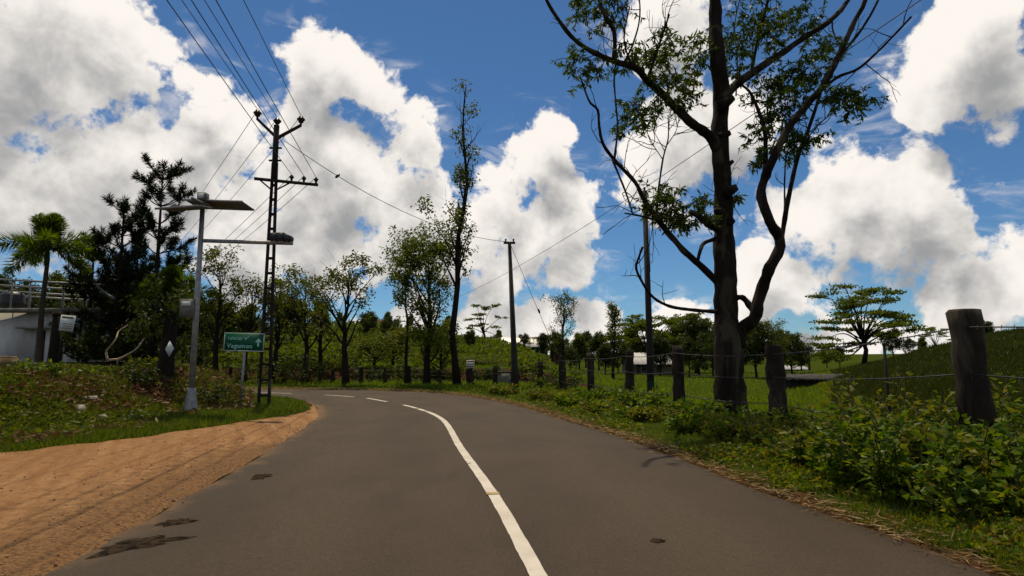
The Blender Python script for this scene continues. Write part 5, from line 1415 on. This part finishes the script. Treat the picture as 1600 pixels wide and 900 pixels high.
# ------------------------------------------------------------------ ground cover
RV = np.random.default_rng(200)
def scatter(n, x0, x1, y0, y1, keep):
    x = x0 + (x1 - x0) * RV.random(n); y = y0 + (y1 - y0) * RV.random(n)
    m = keep(x, y); x, y = x[m], y[m]
    return np.c_[x, y, height(x, y)]
def persp(n, ymin, ymax, pxa, pxb):
    """Random spots ahead, denser near by; pxa..pxb bounds the sideways spread per metre."""
    u = RV.random(n); y = 1 / (1 / ymin + (1 / ymax - 1 / ymin) * u); x = (pxa + (pxb - pxa) * RV.random(n)) * y
    return x, y


def tufts(x, y, H, W, lean, mat, name, label, cat, jitter=0.0):
    P = np.c_[x, y, height(x, y) - 0.01]; n = len(P)
    D = np.c_[RV.normal(size=(n, 2)) * lean, np.ones(n)]; D /= np.linalg.norm(D, axis=1)[:, None]
    o = MB().blades(P, D, H * (0.5 + RV.random(n)), W, RV).build(name, M[mat], None)
    return tag(o, label, cat, None, 'stuff')


# verge outside the bend
x, y = persp(200000, 2.4, 30, -0.25, 1.1); z_ = zones(x, y); keep = z_[3] & (z_[0] > 0.05) & (z_[0] < 3.6) & (vnoise(x, y, 0.35) + 0.8 * np.minimum(z_[0], 1) > 0.42)
x, y = x[keep], y[keep]
tufts(x, y, 0.06 + 0.06 * vnoise(x, y, 1.0), 0.006 + 0.0009 * y, 0.55, 'grass', 'verge_grass', 'short grass on the verge outside the bend', 'grass')
# broad-leaved weeds in the verge
x, y = persp(210000, 2.8, 28, -0.2, 1.1); z_ = zones(x, y)
dn = fbm(x, y, 0.9, 3) + 0.12 * np.minimum(z_[0], 3)
keep = z_[3] & (z_[0] > 0.16) & (z_[0] < 3.8) & (dn > 0.0)
x, y = x[keep], y[keep]; dn = dn[keep]; n = len(x)
P = np.c_[x, y, height(x, y) + (0.04 + 0.50 * np.clip(dn - 0.02, 0, 0.6) * (1 - 0.45 * sstep(8, 14, y))) * RV.random(n) ** 0.7]
mb = MB().leaves(P, rand_dirs(RV, n) * np.array([1, 1, 0.5]) + np.array([0, 0, 0.1]), (0.035 + 0.055 * RV.random(n)) * (0.8 + y * 0.025), (0.022 + 0.028 * RV.random(n)) * (0.8 + y * 0.025), RV, 0.15)
tag(mb.build('verge_undergrowth', M['leaf_verge']), 'leafy weeds and creepers covering the right verge', 'weeds', None, 'stuff')
# straw along the road edge
s = RV.random(9000); i = (70 + s * 110).astype(int); e = eR[i] + RV.normal(size=(9000, 2)) * 0.02; o_ = np.abs(RV.normal(size=9000)) * 0.16 - 0.03
x, y = e[:, 0] + o_ + RV.normal(size=9000) * 0.05, e[:, 1] + RV.normal(size=9000) * 0.25
zz = np.maximum(height(x, y), -0.02) + 0.012 + 0.02 * RV.random(9000)
D = np.c_[RV.normal(size=(9000, 2)), 0.15 * RV.random(9000)]
mb = MB().leaves(np.c_[x, y, zz], D, 0.07 + 0.10 * RV.random(9000), 0.006 + 0.006 * RV.random(9000), RV)
tag(mb.build('dry_straw', M['straw']), 'pale dry straw lying along the right road edge', 'straw', None, 'stuff')
# meadow grass beyond the fence and the bright strip outside the bend
x, y = persp(170000, 10, 75, -0.55, 1.0); z_ = zones(x, y); keep = z_[3] & (z_[0] > np.where(x > 0, 3.2, 1.2)) & (x < 40) & ~((y > 33) & (y < 36.5) & (x < 5)) & (vnoise(x, y, 1.3) > 0.18) & (sstep(17.5, 34, x * 38 / np.maximum(y, 20)) < 0.06)
x, y = x[keep], y[keep]
tufts(x, y, 0.10 + 0.10 * vnoise(x, y, 2.0), 0.010 + 0.0011 * y, 0.5, 'grass_field', 'meadow_grass', 'bright meadow grass beyond the fence and road', 'grass')
x, y = persp(110000, 13, 60, 0.45, 0.95); z_ = zones(x, y); keep = z_[3] & (sstep(17.5, 34, x * 38 / np.maximum(y, 20)) >= 0.05) & (vnoise(x, y, 0.8) > 0.25); x, y = x[keep], y[keep]
tufts(x, y, 0.10 + 0.14 * vnoise(x, y, 1.5), 0.014 + 0.0010 * y, 0.5, 'grass_shaded', 'mound_grass', 'rough grass with cloud shade in its colour, covering the right-hand mound', 'grass')
# lawn and bank inside the bend
x, y = persp(170000, 7, 21, -1.0, -0.28); z_ = zones(x, y); sI = z_[2] * np.where(z_[5] < 0, 1, -1)
keep = z_[4] & ((sI > -0.05) | (y > 16)) & (z_[1] > 0.12) & (x > -22) & (vnoise(x, y, 0.5) - 0.45 * sstep(0.8, 1.6, sI) * sstep(-7, -9, x) * vnoise(x + 9, y, 1.6) * 2 > -0.12)
x, y = x[keep], y[keep]
tufts(x, y, 0.085 + 0.07 * vnoise(x, y, 0.9), 0.011 + 0.0006 * y, 0.55, 'grass', 'lawn_grass', 'green grass on the left verge and earth bank', 'grass')
x, y = persp(26000, 8, 21, -1.0, -0.42); z_ = zones(x, y); sI = z_[2] * np.where(z_[5] < 0, 1, -1)
keep = z_[4] & (sI > 0.5) & (x < -7.0) & (z_[1] > 0.4) & (fbm(x, y, 1.1, 3) > 0.05); x, y = x[keep], y[keep]; n = len(x)
P = np.c_[x, y, height(x, y) + 0.10 * RV.random(n)]
mb = MB().leaves(P, rand_dirs(RV, n) * np.array([1, 1, 0.5]), 0.06 + 0.07 * RV.random(n), 0.045 + 0.03 * RV.random(n), RV, 0.12)
tag(mb.build('bank_weeds', M['leaf_tree']), 'creeping weeds over the left earth bank', 'weeds', None, 'stuff')
x, y = persp(16000, 8, 20, -1.0, -0.42); z_ = zones(x, y); sI = z_[2] * np.where(z_[5] < 0, 1, -1)
keep = z_[4] & (sI > 0.3) & (x < -6.5) & (z_[1] > 0.4) & (fbm(x, y, 1.1, 3) < 0.06); x, y = x[keep], y[keep]; n = len(x)
mb = MB().leaves(np.c_[x, y, height(x, y) + 0.03 + 0.05 * RV.random(n)], rand_dirs(RV, n) * np.array([1, 1, 0.3]), 0.10 + 0.10 * RV.random(n), 0.035 + 0.04 * RV.random(n), RV, 0.1)
tag(mb.build('fallen_leaves', M['litter_leaf']), 'brown fallen leaves scattered on the left bank', 'leaves', None, 'stuff')
# tea-like scrub on the slope ahead
x, y = persp(60000, 37, 100, -0.62, 0.06); keep = (fbm(x, y, 5, 3) > 0.0) & (x < 4); x, y = x[keep], y[keep]; n = len(x)
P = np.c_[x, y, height(x, y) + 0.5 * RV.random(n)]
mb = MB().leaves(P, rand_dirs(RV, n), 0.0065 * y * (0.7 + 0.6 * RV.random(n)), 0.0045 * y, RV)
tag(mb.build('slope_scrub', M['leaf_umb']), 'low tea-like scrub covering the slope beyond the bend', 'scrub', None, 'stuff')
# gravel on the shoulder and crumbs on the asphalt by it
def pebbles(x, y, z, r, mat, name, label):
    n = len(x); t = np.array([(1, 0, 0), (-1, 0, 0), (0, 1, 0), (0, -1, 0), (0, 0, 0.75), (0, 0, -0.5)], float)
    V = np.c_[x, y, z][:, None, :] + t[None] * r[:, None, None] * (0.6 + 0.7 * RV.random((n, 6, 1)))
    f = np.array([(0, 2, 4), (2, 1, 4), (1, 3, 4), (3, 0, 4), (2, 0, 5), (1, 2, 5), (3, 1, 5), (0, 3, 5)])
    mb = MB(); mb.add(V.reshape(-1, 3), (f[None] + np.arange(n)[:, None, None] * 6).reshape(-1, 3))
    return tag(mb.build(name, M[mat]), label, 'gravel', None, 'stuff')
n = 4500; a = RV.random(n); tq = RV.random(n) ** 2.2 * 0.7; ia = ((0.46 + 0.44 * a) * (nA - 1)).astype(int)
it = np.clip(np.searchsorted(tb, tq), 0, nB - 2)
pebbles(sx[ia, it] + RV.normal(size=n) * 0.05, sy[ia, it] + RV.normal(size=n) * 0.1, sz[ia, it] + 0.004, 0.004 + 0.012 * RV.random(n) ** 3, 'pebble', 'shoulder_gravel', 'small stones strewn over the sandy shoulder')
n = 900; ia = (NR * (0.36 + 0.30 * RV.random(n))).astype(int); e = eL[ia]; x = e[:, 0] + np.abs(RV.normal(size=n)) * 0.9; y = e[:, 1] + RV.normal(size=n) * 0.2
pebbles(x, y, np.array([road_z(a_, b_) for a_, b_ in zip(x, y)]) + 0.004, 0.003 + 0.007 * RV.random(n) ** 3, 'pebble', 'road_crumbs', 'loose crumbs of stone on the asphalt')
